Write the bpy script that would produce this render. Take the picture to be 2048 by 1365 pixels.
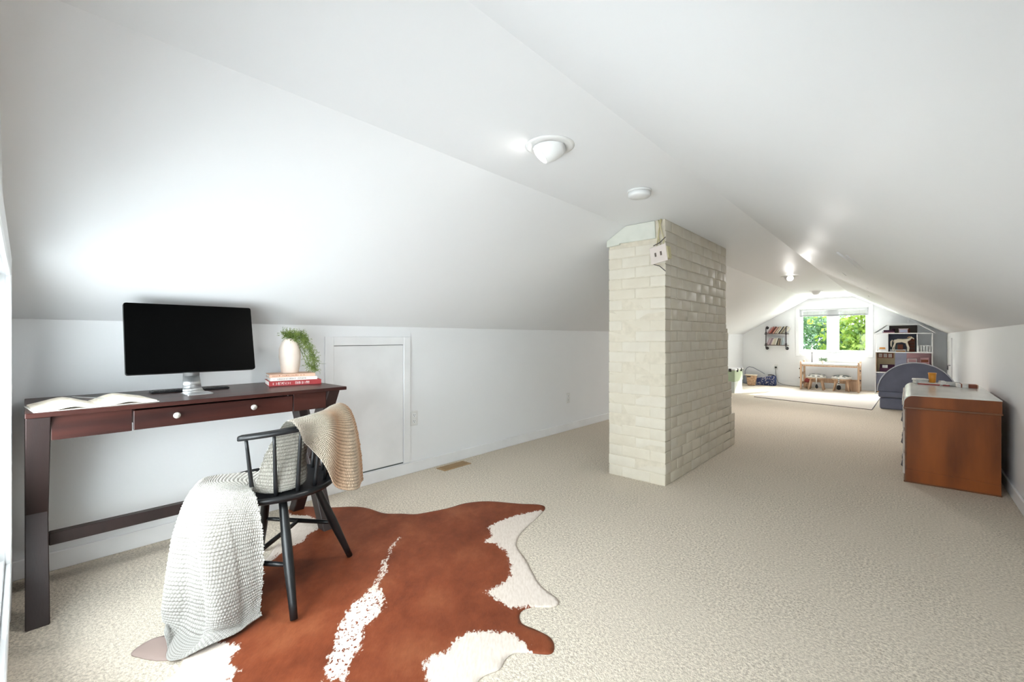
import bpy, bmesh, math, random
import numpy as np
from mathutils import Vector, Matrix, geometry
PI = math.pi
rnd = random.Random(7)
for o in list(bpy.data.objects): bpy.data.objects.remove(o)
SC = bpy.context.scene
C = SC.collection

# ------------------------------------------------------------ camera
cam_d = bpy.data.cameras.new('camera')
cam = bpy.data.objects.new('camera', cam_d); C.objects.link(cam)
cam_d.sensor_width = 36; cam_d.lens = 36 * 880 / 2048
cam_d.shift_y = -6.0 / 2048
cam_d.clip_start = 0.02; cam_d.clip_end = 200
cam.location = (0, 0, 1.07)
cam.rotation_euler = (PI / 2, 0, math.atan(792 / 880))
SC.camera = cam
# ------------------------------------------------------------ light
SC.view_settings.view_transform = 'Standard'; SC.view_settings.look = 'None'
SC.view_settings.gamma = 1; SC.view_settings.use_curve_mapping = False
SC.view_settings.exposure = 2.02
W = bpy.data.worlds.new('sky'); SC.world = W; W.use_nodes = True
wn = W.node_tree.nodes; wl = W.node_tree.links; wn.clear()
bg = wn.new('ShaderNodeBackground'); wo = wn.new('ShaderNodeOutputWorld')
bg.inputs[0].default_value = (0.80, 0.91, 1.0, 1); bg.inputs[1].default_value = .95
wl.new(bg.outputs[0], wo.inputs[0])
def lamp(name, kind, loc, direction, energy, color=(1, 1, 1), **kw):
    d = bpy.data.lights.new(name, kind); o = bpy.data.objects.new(name, d); C.objects.link(o)
    o.location = loc; o.rotation_euler = Vector(direction).to_track_quat('-Z', 'Y').to_euler()
    d.energy = energy; d.color = color
    for k, v in kw.items(): setattr(d, k, v)
    return o
lamp('sun', 'SUN', (3, 16, 8), (-0.50, -1.0, -0.66), 3.3, (1, .96, .9), angle=0.02)
# daylight falling through the window in the near gable
lamp('near_window_daylight', 'AREA', (-1.7, -1.9, 2.4), (-.2, 1.9, -1.5), 78, (0.92, 0.96, 1), shape='RECTANGLE', size=3.0, size_y=2.0)
lamp('near_window_level_light', 'AREA', (-.9, -1.4, .8), (-.75, 1.0, -.1), 76, (0.92, 0.96, 1), shape='RECTANGLE', size=3.4, size_y=1.6)
lamp('near_window_sky_glow', 'AREA', (-1.45, -0.155, .80), (0, 1, -.05), 1.3, (0.92, 0.96, 1), shape='RECTANGLE', size=1.9, size_y=.95)
lamp('near_window_ground_light', 'AREA', (-.6, -1.5, -.4), (-1.1, 1.5, 1.0), 20, (0.92, 0.96, 1), shape='RECTANGLE', size=3.2, size_y=1.6)

# sky light entering through the far window
lamp('far_window_daylight', 'AREA', (-1.19, 13.3, 3.1), (0, -1.8, -1.9), 560, (0.98, 0.99, 1), shape='RECTANGLE', size=3.2, size_y=1.8)
lamp('far_window_ground_light', 'AREA', (-1.19, 13.0, -1.0), (0, -1.5, 2.2), 240, (1, 1, .97), shape='RECTANGLE', size=3.2, size_y=1.8)
# ------------------------------------------------------------ materials
def mat(name, col, rough=.6, col2=None, scale=8, detail=3, stretch=(1, 1, 1), bump=0, bscale=None, metal=0, spec=.5,
        sheen=0, emit=None, coat=0, contrast=(.35, .65), bdist=.002):
    m = bpy.data.materials.new(name); m.use_nodes = True
    n = m.node_tree.nodes; l = m.node_tree.links; b = n['Principled BSDF']
    c = lambda q: (q[0], q[1], q[2], 1)
    b.inputs['Base Color'].default_value = c(col); b.inputs['Roughness'].default_value = rough
    b.inputs['Metallic'].default_value = metal; b.inputs['Specular IOR Level'].default_value = spec
    if sheen: b.inputs['Sheen Weight'].default_value = sheen
    if coat: b.inputs['Coat Weight'].default_value = coat
    if emit:
        b.inputs['Emission Color'].default_value = c(emit[:3]); b.inputs['Emission Strength'].default_value = emit[3]
    tc = n.new('ShaderNodeTexCoord'); mp = n.new('ShaderNodeMapping'); l.new(tc.outputs['Object'], mp.inputs[0])
    mp.inputs['Scale'].default_value = stretch
    nz = n.new('ShaderNodeTexNoise'); nz.inputs['Scale'].default_value = scale; nz.inputs['Detail'].default_value = detail
    l.new(mp.outputs[0], nz.inputs[0])
    if col2 is None: col2 = tuple(x * .93 for x in col)
    mr = n.new('ShaderNodeMapRange'); mr.inputs[1].default_value, mr.inputs[2].default_value = contrast
    l.new(nz.outputs[0], mr.inputs[0])
    mx = n.new('ShaderNodeMix'); mx.data_type = 'RGBA'
    mx.inputs[6].default_value = c(col); mx.inputs[7].default_value = c(col2)
    l.new(mr.outputs[0], mx.inputs[0]); l.new(mx.outputs[2], b.inputs['Base Color'])
    if bump:
        n2 = n.new('ShaderNodeTexNoise'); n2.inputs['Scale'].default_value = bscale or scale * 3; n2.inputs['Detail'].default_value = 4
        l.new(mp.outputs[0], n2.inputs[0])
        bp = n.new('ShaderNodeBump'); bp.inputs['Strength'].default_value = bump; bp.inputs['Distance'].default_value = bdist
        l.new(n2.outputs[0], bp.inputs['Height']); l.new(bp.outputs[0], b.inputs['Normal'])
    return m
def hx(s):
    v = [int(s[i:i + 2], 16) / 255 for i in (0, 2, 4)]
    return tuple(x / 12.92 if x <= .04045 else ((x + .055) / 1.055) ** 2.4 for x in v)
M = {}
M['wall'] = mat('white_wall_paint', (.865, .875, .89), .5, (.85, .86, .875), 1.5, bump=.15, bscale=60)
M['ceil'] = mat('white_semigloss_ceiling_paint', (.85, .857, .87), .5, (.84, .847, .86), 1.2, spec=.4, bump=.2, bscale=2.2, bdist=.02)
M['trim'] = mat('white_trim_paint', (.88, .885, .895), .35, scale=4)
M['plastic'] = mat('white_plastic', (.8, .8, .79), .35)
M['lamp_white'] = mat('white_lamp_enamel', (.82, .82, .81), .35)
M['bulb'] = mat('lit_bulb', (1, 1, 1), .5, emit=(1, .97, .92, 9))
M['bulb_fill'] = mat('added_soft_glow', (1, 1, 1), .5, emit=(1, .97, .92, 3))  # glow added for the far ceiling light, which is itself dark
M['dark'] = mat('dark_gap', (.03, .03, .03), .7)
M['desk'] = mat('espresso_wood', hx('40201a'), .34, hx('281412'), 3, 4, (6, .5, 6), bump=.1, bscale=60, coat=.0, spec=.3)
M['desk_dark'] = mat('espresso_wood_dark', hx('2c1d1b'), .5, hx('211615'), 3, 4, (1, 6, .6), bump=.1, bscale=60)
M['screen'] = mat('black_screen_glass', (.0012, .0012, .0012), .35, (.001, .001, .001), spec=.03)
M['black_plastic'] = mat('black_plastic', (.012, .012, .013), .4)
M['alu'] = mat('brushed_aluminium', (.62, .63, .64), .32, scale=40, stretch=(1, 8, 1), metal=.8)
M['steel'] = mat('brushed_nickel', (.75, .72, .68), .3, metal=.7)
M['chair'] = mat('black_chair_paint', (.006, .0065, .0075), .36, (.011, .0115, .0125), 12, bump=.15, bscale=50, spec=.4)
M['paper'] = mat('cream_paper', hx('ece4d6'), .8, hx('d9ccb8'), 30, stretch=(1, 1, 10))
M['paper_w'] = mat('white_paper', hx('f2efec'), .7, hx('e6e2dd'), 20)
M['vase'] = mat('matte_cream_ceramic', hx('e3d6cb'), .7, hx('d6c6ba'), 6, bump=.2, bscale=30)
M['leaf'] = mat('fern_green', hx('8a9c4e'), .6, hx('5d7434'), 30)
M['vent'] = mat('tan_register_enamel', hx('a98a63'), .5)
M['brick'] = mat('cream_painted_brick', hx('d9d1c0'), .55, hx('d4cbb9'), 7, 5, bump=.4, bscale=45, contrast=(.4, .7), bdist=.003)
M['brick2'] = mat('grey_cream_painted_brick', hx('dad3c4'), .55, hx('d5cdbd'), 9, 5, bump=.4, bscale=45, contrast=(.4, .7), bdist=.003)
M['mortar'] = mat('painted_mortar', hx('d8cfbd'), .7, hx('cdc4b2'), 20, bump=.5, bscale=70)
M['plaster'] = mat('pale_green_white_plaster', hx('dcdcd2'), .6, hx('d0d2c7'), 8, 4, bump=.5, bscale=25, bdist=.004)
M['wire'] = mat('yellowed_wire', hx('c9bf97'), .5)
M['dresser'] = mat('walnut_veneer', hx('9a5322'), .42, hx('6f3a1a'), 2.6, 5, (2.2, 1, .45), bump=.05, bscale=50, spec=.25, contrast=(.33, .62))
M['dresser_edge'] = mat('walnut_edge', hx('7c4a26'), .35, hx('653a1e'), 5, 3, (1, 1, 6))
M['dresser_top'] = mat('pale_worn_top', hx('d9d8d2'), .22, hx('c6c7c3'), 4, 4, (1, .5, 1), coat=.3)
M['dresser_front'] = mat('whitewashed_front', hx('d2c8bf'), .4, hx('b9aca2'), 8)
M['orange'] = mat('orange_plastic', hx('d9902a'), .3)
M['clearish'] = mat('frosted_clear_plastic', hx('d6d6d4'), .15, hx('c2c2c0'), 20)
M['red'] = mat('red_card', hx('a8433f'), .5)
M['brown_card'] = mat('brown_card', hx('8a4a34'), .6)
M['sofa'] = mat('grey_blue_velvet', hx('6f7386'), .85, hx('64687b'), 5, 3, sheen=.4, bump=.2, bscale=200)
M['piping'] = mat('pale_piping', hx('c9ccd8'), .7)
M['pine'] = mat('pale_pine', hx('d9b99b'), .5, hx('c7a283'), 6, 3, (8, 8, 1))
M['hide_w'] = mat('white_cushion_fabric', hx('e8e6e1'), .9)
M['hide_b'] = mat('black_cushion_fabric', hx('232024'), .9)
M['zgrey'] = mat('grey_cushion_fabric', hx('5d6668'), .9)
M['iron'] = mat('dark_iron_pipe', hx('4c474a'), .45, metal=.6)
M['shelf'] = mat('worn_shelf_board', hx('6d6058'), .6)
M['navy'] = mat('navy_spotted_fabric', hx('3d4a7a'), .8, hx('2f3a62'), 8)
M['straw'] = mat('tan_straw', hx('cfae90'), .8, hx('a98767'), 40, bump=.5, bscale=90)
M['greybag'] = mat('grey_fabric', hx('9fa2ac'), .8)
M['green'] = mat('pale_green_plastic', hx('c2d3b2'), .4)
M['cable'] = mat('grey_cable', hx('6b6a6c'), .5)
M['blind'] = mat('white_blind_slat', hx('c9cbcc'), .45)
M['blind_d'] = mat('grey_blind_rail', hx('8c8f92'), .45)
M['succ'] = mat('grey_green_leaf', hx('7f9377'), .6, hx('5f7a5c'), 30)
M['bark'] = mat('tree_bark', hx('5b4a3a'), .9, bump=.5)
M['lawn'] = mat('lawn_grass', hx('6f9247'), .9, hx('55783a'), 3)
def leafmat(name, a, b):
    m = mat(name, a, .55, b, 2.2, 4, contrast=(.42, .56)); 
    p = m.node_tree.nodes['Principled BSDF']; 
    t = m.node_tree.nodes.new('ShaderNodeBsdfTranslucent'); t.inputs[0].default_value = (a[0] * 1.1, a[1] * 1.1, a[2] * .6, 1)
    mx = m.node_tree.nodes.new('ShaderNodeMixShader'); mx.inputs[0].default_value = .35
    l = m.node_tree.links; l.new(p.outputs[0], mx.inputs[1]); l.new(t.outputs[0], mx.inputs[2])
    l.new(mx.outputs[0], m.node_tree.nodes['Material Output'].inputs[0]); return m
M['tree_a'] = leafmat('yellow_green_leaves', hx('9db052'), hx('3f5f2b'))
M['tree_b'] = leafmat('haze_tinted_leaves', hx('8aa88a'), hx('446850'))  # bluish tint stands for distance haze, put into the leaf colour
# carpet
def carpet(name, c1, c2, c3, sc=190):
    m = bpy.data.materials.new(name); m.use_nodes = True; n = m.node_tree.nodes; l = m.node_tree.links; b = n['Principled BSDF']
    b.inputs['Roughness'].default_value = .95; b.inputs['Specular IOR Level'].default_value = .15
    tc = n.new('ShaderNodeTexCoord')
    v = n.new('ShaderNodeTexVoronoi'); v.inputs['Scale'].default_value = sc; l.new(tc.outputs['Object'], v.inputs[0])
    nz = n.new('ShaderNodeTexNoise'); nz.inputs['Scale'].default_value = sc * .5; nz.inputs['Detail'].default_value = 6; nz.inputs['Roughness'].default_value = .8
    l.new(tc.outputs['Object'], nz.inputs[0])
    big = n.new('ShaderNodeTexNoise'); big.inputs['Scale'].default_value = 2.2; big.inputs['Detail'].default_value = 5; l.new(tc.outputs['Object'], big.inputs[0])
    cr = n.new('ShaderNodeValToRGB'); e = cr.color_ramp.elements
    e[0].position = .40; e[0].color = (*c2, 1); e[1].position = .58; e[1].color = (*c1, 1)
    l.new(nz.outputs[0], cr.inputs[0])
    mx = n.new('ShaderNodeMix'); mx.data_type = 'RGBA'; mx.inputs[7].default_value = (*c3, 1)
    mr = n.new('ShaderNodeMapRange'); mr.inputs[1].default_value = .4; mr.inputs[2].default_value = .65; mr.inputs[4].default_value = .5
    l.new(big.outputs[0], mr.inputs[0]); l.new(mr.outputs[0], mx.inputs[0]); l.new(cr.outputs[0], mx.inputs[6])
    l.new(mx.outputs[2], b.inputs['Base Color'])
    bp = n.new('ShaderNodeBump'); bp.inputs['Strength'].default_value = .5; bp.inputs['Distance'].default_value = .004
    ad = n.new('ShaderNodeMath'); ad.operation = 'ADD'; l.new(v.outputs['Distance'], ad.inputs[0]); l.new(nz.outputs[0], ad.inputs[1])
    l.new(ad.outputs[0], bp.inputs['Height']); l.new(bp.outputs[0], b.inputs['Normal'])
    return m
M['carpet'] = carpet('beige_loop_carpet', hx('ebe0cf'), hx('ab9f90'), hx('d5c9b9'))
M['rug2'] = carpet('cream_rug_pile', hx('e6ddd2'), hx('cfc4b8'), hx('e0d6cb'))

# ------------------------------------------------------------ mesh helpers
def tagp(o, label=None, cat=None, group=None, kind=None):
    if label: o['label'] = label
    if cat: o['category'] = cat
    if group: o['group'] = group
    if kind: o['kind'] = kind
    return o
def obj(name, bm, m, parent=None, smooth=False, label=None):
    if isinstance(bm, bmesh.types.BMesh):
        me = bpy.data.meshes.new(name); bm.to_mesh(me); bm.free()
    else: me = bm
    if m is not None:
        for x in (m if isinstance(m, (list, tuple)) else [m]): me.materials.append(x)
    if smooth:
        for p in me.polygons: p.use_smooth = True
    o = bpy.data.objects.new(name, me); C.objects.link(o)
    if parent: o.parent = parent
    if label: o['label'] = label
    return o
def thing(name, label, cat, loc=(0, 0, 0), rz=0, group=None):
    o = bpy.data.objects.new(name, None); C.objects.link(o); o.location = loc; o.rotation_euler = (0, 0, rz)
    o.empty_display_size = .1
    return tagp(o, label, cat, group)
def B(): return bmesh.new()
def box(bm, x0, x1, y0, y1, z0, z1, bev=0, mtx=None, seg=1, mi=0):
    r = bmesh.ops.create_cube(bm, size=1)
    vs = r['verts']
    for v in vs: v.co = Vector(((x0 + x1) / 2 + v.co.x * (x1 - x0), (y0 + y1) / 2 + v.co.y * (y1 - y0), (z0 + z1) / 2 + v.co.z * (z1 - z0)))
    if mtx: bmesh.ops.transform(bm, matrix=mtx, verts=vs)
    fs = set(f for v in vs for f in v.link_faces)
    for f in fs: f.material_index = mi
    if bev:
        es = list({e for v in vs for e in v.link_edges})
        bmesh.ops.bevel(bm, geom=es, offset=bev, segments=seg, affect='EDGES', profile=.6)
    return bm
def prism(bm, pts, a, b, axis='y', bev=0):
    """polygon pts extruded from a to b along axis; pts are the two other coordinates"""
    def co(p, t): return {'y': (p[0], t, p[1]), 'x': (t, p[0], p[1]), 'z': (p[0], p[1], t)}[axis]
    A = [bm.verts.new(co(p, a)) for p in pts]; D = [bm.verts.new(co(p, b)) for p in pts]
    fs = [bm.faces.new(A), bm.faces.new(D[::-1])]
    n = len(pts)
    for i in range(n): fs.append(bm.faces.new((A[i], D[i], D[(i + 1) % n], A[(i + 1) % n])))
    bmesh.ops.recalc_face_normals(bm, faces=fs)
    if bev:
        bmesh.ops.bevel(bm, geom=list({e for f in fs for e in f.edges}), offset=bev, segments=1, affect='EDGES')
    return bm
def tube(bm, pts, rad, seg=10, cap=True):
    pts = [Vector(p) for p in pts]; n = len(pts)
    if not hasattr(rad, '__len__'): rad = [rad] * n
    rings = []; up = None
    for i, p in enumerate(pts):
        t = (pts[min(i + 1, n - 1)] - pts[max(i - 1, 0)]).normalized()
        if up is None: up = Vector((0, 0, 1)) if abs(t.z) < .9 else Vector((1, 0, 0))
        a = t.cross(up).normalized(); b = a.cross(t); up = b
        rings.append([bm.verts.new(p + (a * math.cos(k * 2 * PI / seg) + b * math.sin(k * 2 * PI / seg)) * rad[i]) for k in range(seg)])
    for i in range(n - 1):
        for k in range(seg):
            bm.faces.new((rings[i][k], rings[i][(k + 1) % seg], rings[i + 1][(k + 1) % seg], rings[i + 1][k]))
    if cap: bm.faces.new(rings[0][::-1]); bm.faces.new(rings[-1])
    return bm
def lathe(bm, prof, seg=24, mtx=None, c=(0, 0)):
    rings = []; new = []
    for r, z in prof:
        ring = [bm.verts.new((c[0] + r * math.cos(k * 2 * PI / seg), c[1] + r * math.sin(k * 2 * PI / seg), z)) for k in range(seg)]
        rings.append(ring); new += ring
    for i in range(len(rings) - 1):
        for k in range(seg): bm.faces.new((rings[i][k], rings[i][(k + 1) % seg], rings[i + 1][(k + 1) % seg], rings[i + 1][k]))
    bm.faces.new(rings[0][::-1]); bm.faces.new(rings[-1])
    if mtx: bmesh.ops.transform(bm, matrix=mtx, verts=new)
    return bm
def rounded(w, h, r, n=5, cx=0, cy=0):
    out = []
    for sx, sy, a0 in ((1, 1, 0), (-1, 1, 90), (-1, -1, 180), (1, -1, 270)):
        for k in range(n + 1):
            a = math.radians(a0 + 90 * k / n)
            out.append((cx + sx * (w / 2 - r) + r * math.cos(a), cy + sy * (h / 2 - r) + r * math.sin(a)))
    return out
def copytree(root, loc=None, rz=None, label=None):
    r = root.copy(); C.objects.link(r)
    if loc: r.location = loc
    if rz is not None: r.rotation_euler = (0, 0, rz)
    if label: r['label'] = label
    for ch in list(root.children):
        c = ch.copy(); C.objects.link(c); c.parent = r
        for g in list(ch.children):
            d = g.copy(); C.objects.link(d); d.parent = c
    return r
def struct(name, bm, m, smooth=False):
    return tagp(obj(name, bm, m, smooth=smooth), kind='structure')

# ------------------------------------------------------------ room shell
XL, XR, Y0, YF, ZK, ZC, X1, X2 = -2.93, .527, -.044, 11.5, 1.155, 1.929, -1.606, -.833
SL = (ZC - ZK) / (X1 - XL); SR = (ZC - ZK) / (XR - X2)
def zroof(x): return ZC - max(0, X1 - x) * SL - max(0, x - X2) * SR
struct('floor', box(B(), XL - .12, XR + .12, Y0 - .12, YF + .12, -.12, 0), M['carpet'])
struct('wall_left', box(B(), XL - .12, XL, Y0 - .12, YF + .12, -.02, ZK), M['wall'])
struct('wall_right', box(B(), XR, XR + .12, Y0 - .12, YF + .12, -.02, ZK), M['wall'])
cb = B()
prism(cb, [(XL - .12, ZK), (XL, ZK), (X1, ZC), (X1, ZC + .1), (XL - .12, ZK + .1)], Y0 - .12, YF + .12)
prism(cb, [(X1, ZC), (X2, ZC), (X2, ZC + .1), (X1, ZC + .1)], Y0 - .12, YF + .12)
# right slope: old hand-trowelled plaster, a gently wavy surface
NU, NV = 20, 120; g = []
for i in range(NU + 1):
    row = []
    for j in range(NV + 1):
        u = i / NU; x = X2 + (XR - X2) * u; y = Y0 - .12 + (YF - Y0 + .24) * j / NV
        wv = .006 * math.sin(y * 2.1 + u * 5) * math.sin(u * PI) + .004 * math.sin(y * 4.7 - u * 9) * math.sin(u * PI)
        row.append(cb.verts.new((x, y, zroof(x) + wv)))
    g.append(row)
for i in range(NU):
    for j in range(NV): 
        f = cb.faces.new((g[i][j], g[i][j + 1], g[i + 1][j + 1], g[i + 1][j])); f.smooth = True
prism(cb, [(X2, ZC + .02), (XR, ZK + .02), (XR + .12, ZK + .02), (XR + .12, ZK + .1), (X2, ZC + .1)], Y0 - .12, YF + .12)
ceiling = struct('ceiling', cb, M['ceil'])
# raised plaster seams on the right slope
def on_slope(x, y, d=0): return (x, y, zroof(x) - d)
for pts, w in (([(-.36, 3.75), (-.33, 3.95), (-.30, 4.2), (-.28, 4.5)], .022), ([(-.31, 3.72), (-.28, 3.95), (-.25, 4.2), (-.235, 4.55)], .014),
               ([(-.50, 5.6), (-.49, 5.85)], .012), ([(-.36, 6.6), (-.35, 7.1)], .012), ([(-.45, 8.6), (-.45, 8.8)], .014)):
    b = tube(B(), [on_slope(x, y, .0) for x, y in pts], [w * .35] + [w * .6] * (len(pts) - 2) + [w * .3], 10)
    obj('plaster_seam', b, M['ceil'], ceiling, smooth=True)
def gable(name, ya, yb, ox0, ox1, oz0, oz1):
    b = B(); e = .0
    prism(b, [(XL, 0), (ox0, 0), (ox0, zroof(ox0)), (XL, ZK)], ya, yb)
    prism(b, [(ox1, 0), (XR, 0), (XR, ZK), (ox1, zroof(ox1))], ya, yb)
    prism(b, [(ox0, 0), (ox1, 0), (ox1, oz0), (ox0, oz0)], ya, yb)
    top = [(ox0, oz1), (ox1, oz1), (ox1, zroof(ox1))] + [(x, ZC) for x in (X2, X1) if ox0 < x < ox1] + [(ox0, zroof(ox0))]
    prism(b, top, ya, yb)
    return struct(name, b, M['wall'])
gable('wall_far', YF, YF + .12, -1.79, -.59, .735, 1.70)
gable('wall_near', Y0 - .12, Y0, -2.42, -.30, .25, 1.30)
def board(name, x0, x1, y0, y1, z0, z1, m='trim', bev=.004):
    return struct(name, box(B(), x0, x1, y0, y1, z0, z1, bev), M[m])
b = B(); box(b, XL, XL + .014, Y0, YF, 0, .085, .003); struct('baseboard_left', b, M['trim'])
b = B(); box(b, XR - .014, XR, Y0, YF, 0, .085, .003); struct('baseboard_right', b, M['trim'])
b = B(); box(b, XL + .014, XR - .014, YF - .014, YF, 0, .085, .003); struct('baseboard_far', b, M['trim'])

# far window ------------------------------------------------------------
glass = bpy.data.materials.new('window_glass'); glass.use_nodes = True
n = glass.node_tree.nodes; l = glass.node_tree.links; n.remove(n['Principled BSDF'])
tr = n.new('ShaderNodeBsdfTransparent'); gl = n.new('ShaderNodeBsdfGlossy'); gl.inputs['Roughness'].default_value = .02
fr = n.new('ShaderNodeFresnel'); fr.inputs[0].default_value = 1.45; mx = n.new('ShaderNodeMixShader')
tr.inputs[0].default_value = (.96, .98, .97, 1)
fm = n.new('ShaderNodeMath'); fm.operation = 'MULTIPLY'; fm.inputs[1].default_value = .2
l.new(fr.outputs[0], fm.inputs[0]); l.new(fm.outputs[0], mx.inputs[0]); l.new(tr.outputs[0], mx.inputs[1]); l.new(gl.outputs[0], mx.inputs[2]); l.new(mx.outputs[0], n['Material Output'].inputs[0])
def window(name, x0, x1, z0, z1, yin, s, nlights=2, label=None):
    """s=+1: the outside lies towards +y"""
    root = thing(name, None, None, ((x0 + x1) / 2, yin, z0)); root['kind'] = 'structure'; root.location = (0, 0, 0)
    def bb(nm, a, c, d, e, f, g_, m='trim', bev=.003, par=root): 
        y1, y2 = sorted((yin + s * d, yin + s * e)); return obj(nm, box(B(), a, c, y1, y2, f, g_, bev), M[m], par)
    t = .068
    for nm, a, c, f, g_ in (('casing', x0 - t, x0 + .004, z0 - t, z1 + t), ('casing', x1 - .004, x1 + t, z0 - t, z1 + t),
                            ('casing', x0 + .004, x1 - .004, z0 - t, z0 + .004), ('casing', x0 + .004, x1 - .004, z1 - .004, z1 + t)):
        bb(nm, a, c, -.016, -.0005, f, g_)
    bb('sill', x0, x1, 0, .115, z0, z0 + .018)
    w = (x1 - x0 - .10 * (nlights - 1)) / nlights
    for k in range(nlights):
        if k: bb('mullion', x0 + k * (w + .10) - .10, x0 + k * (w + .10), .02, .1, z0 + .018, z1)
        a = x0 + k * (w + .10); c = a + w; fw = .058
        for q in ((a, a + fw, z0 + .018, z1), (c - fw, c, z0 + .018, z1), (a + fw, c - fw, z0 + .018, z0 + .018 + fw), (a + fw, c - fw, z1 - fw, z1)):
            bb('sash', q[0], q[1], .04, .085, q[2], q[3])
        bb('pane', a + fw, c - fw, .06, .064, z0 + .018 + fw, z1 - fw, 'trim', 0).data.materials[0] = glass
    return root
w1 = window('window_1', -1.79, -.59, .735, 1.70, YF, 1)
w2 = window('window_2', -2.42, -.30, .25, 1.30, Y0, -1, 3)
bl = thing('window_blind', 'white slatted blind pulled up at the top of the far window', 'blind', (-1.19, YF + .01, 1.70))
obj('headrail', box(B(), -.585, .585, -.02, .02, -.035, 0, .003), M['blind'], bl)
for k in range(9):
    z = -.045 - k * .0095
    obj('slat', box(B(), -.58, .58, -.013, .013, z - .0075, z, .0), M['blind'], bl)
obj('bottom_rail', box(B(), -.58, .58, -.016, .016, -.158, -.132, .004), M['blind_d'], bl)
for x in (-.45, .45): obj('lift_cord', tube(B(), [(x, -.015, -.03), (x, -.015, -.14)], .0012, 6), M['blind_d'], bl)

# access door in the left knee wall ---------------------------------------
dr = thing('door_1', None, None); dr['kind'] = 'structure'
a, c, z0, z1, fw = 1.36, 2.045, .092, 1.08, .062
for q in ((a, a + fw, z0, z1), (c - fw, c, z0, z1), (a + fw, c - fw, z1 - fw, z1)):
    obj('casing', box(B(), XL, XL + .014, q[0], q[1], q[2], q[3], .003), M['trim'], dr)
obj('panel', box(B(), XL, XL + .006, a + fw + .003, c - fw - .002, z0 + .010, z1 - fw - .004, .002), M['trim'], dr)
obj('gap', box(B(), XL, XL + .0015, a + fw, c - fw, z0, z1 - fw, 0), M['zgrey'], dr)

# far closet door on the far wall beside the right knee wall
d2 = thing('door_2', None, None); d2['kind'] = 'structure'
obj('panel', box(B(), XR - .013, XR - .001, 10.0, 10.75, .09, 1.0, .003), M['trim'], d2)
obj('handle', tube(B(), [(XR - .013, 10.1, .62), (XR - .045, 10.1, .62), (XR - .045, 10.1, .55)], .006, 8), M['iron'], d2)
obj('casing', box(B(), XR - .018, XR, 9.93, 10.0, .09, 1.07, .003), M['trim'], d2)
obj('casing', box(B(), XR - .018, XR, 10.0, 10.75, 1.0, 1.07, .003), M['trim'], d2)

# outlets ------------------------------------------------------------------
def outlet(loc, rz, label, dark=False):
    t = thing('wall_outlet', label, 'outlet', loc, rz)
    obj('cover_plate', box(B(), -.036, .036, -.006, 0, -.058, .058, .003), M['plastic'], t)
    for z in (-.024, .024):
        obj('socket', box(B(), -.017, .017, -.0085, -.005, z - .015, z + .015, .003), M['trim'], t)
        s = B()
        for x in (-.006, .006): box(s, x - .0012, x + .0012, -.0092, -.008, z - .002, z + .009)
        box(s, -.0025, .0025, -.0092, -.008, z - .010, z - .005)
        obj('slot', s, M['dark'], t)
    return t
outlet((XL, 2.085, .43), PI / 2, 'white wall outlet just right of the small access door')
outlet((XL, 4.22, .375), PI / 2, 'white wall outlet low on the left wall beside the chimney')
outlet((XR, 3.93, .36), -PI / 2, 'white wall outlet on the right wall beside the dresser')

# near wall: white lattice panel seen edge-on at the left border
lp = thing('lattice_panel', 'white lattice panel standing against the near wall at the left border', 'panel', (-2.71, Y0 + .001, 0))
for q in ((-.20, .20, 0, .04), (-.20, .20, .83, .87), (-.20, -.16, .04, .83), (.16, .20, .04, .83)):
    obj('rail', box(B(), q[0], q[1], 0, .012, q[2], q[3], .002), M['trim'], lp)
for k in range(9): obj('slat', box(B(), -.16, .16, .002, .006, .09 + k * .085, .12 + k * .085), M['trim'], lp)
for k in range(4): obj('slat', box(B(), -.14 + k * .085, -.11 + k * .085, .006, .010, .04, .83), M['trim'], lp)

# ------------------------------------------------------------ chimney
CX0, CX1, CY0 = -1.755, -1.298, 3.093
chim = tagp(bpy.data.objects.new('chimney', None), 'cream painted brick chimney rising from carpet to ceiling in mid room', 'chimney'); C.objects.link(chim)
core = B(); e = .004
def ystep(z): return 4.515 if z > 1.16 else 4.58 if z > .64 else 4.69 if z > .30 else 4.80
prism(core, [(CX0 + e, 0), (CX1 - e, 0), (CX1 - e, ZC), (X1, ZC), (CX0 + e, zroof(CX0) - .002)], CY0 + .0014, 4.51)
for z1, y in ((1.16, 4.575), (.64, 4.685), (.30, 4.795)): box(core, CX0 + e, CX1 - e, 4.5, y - e, 0, z1)
obj('core', core, M['mortar'], chim)
cache = {}
def brickmesh(L, D, H, var):
    key = (round(L, 3), round(D, 3), round(H, 3), var)
    if key not in cache:
        r = random.Random(hash(key) % 9999); bm = box(B(), -L / 2, L / 2, -D / 2, D / 2, -H / 2, H / 2, .0045, seg=2)
        for v in bm.verts: v.co += Vector((r.uniform(-1, 1) * .0012, r.uniform(-1, 1) * .0012, r.uniform(-1, 1) * .001))
        me = bpy.data.meshes.new('brick'); bm.to_mesh(me); bm.free(); me.materials.append(M['brick' if var % 2 else 'brick2'])
        for p in me.polygons: p.use_smooth = True
        cache[key] = me
    return cache[key]
CH = .0803; J = .006; NC = 24
def brick(x0, x1, y0, y1, z0, z1):
    v = rnd.randrange(4)
    o = bpy.data.objects.new('brick', brickmesh(x1 - x0, y1 - y0, z1 - z0, v)); C.objects.link(o); o.parent = chim
    o.location = ((x0 + x1) / 2 + rnd.uniform(-.0015, .0015), (y0 + y1) / 2 + rnd.uniform(-.0015, .0015), (z0 + z1) / 2)
    o.rotation_euler = (rnd.uniform(-.004, .004), rnd.uniform(-.004, .004), rnd.uniform(-.004, .004))
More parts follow.
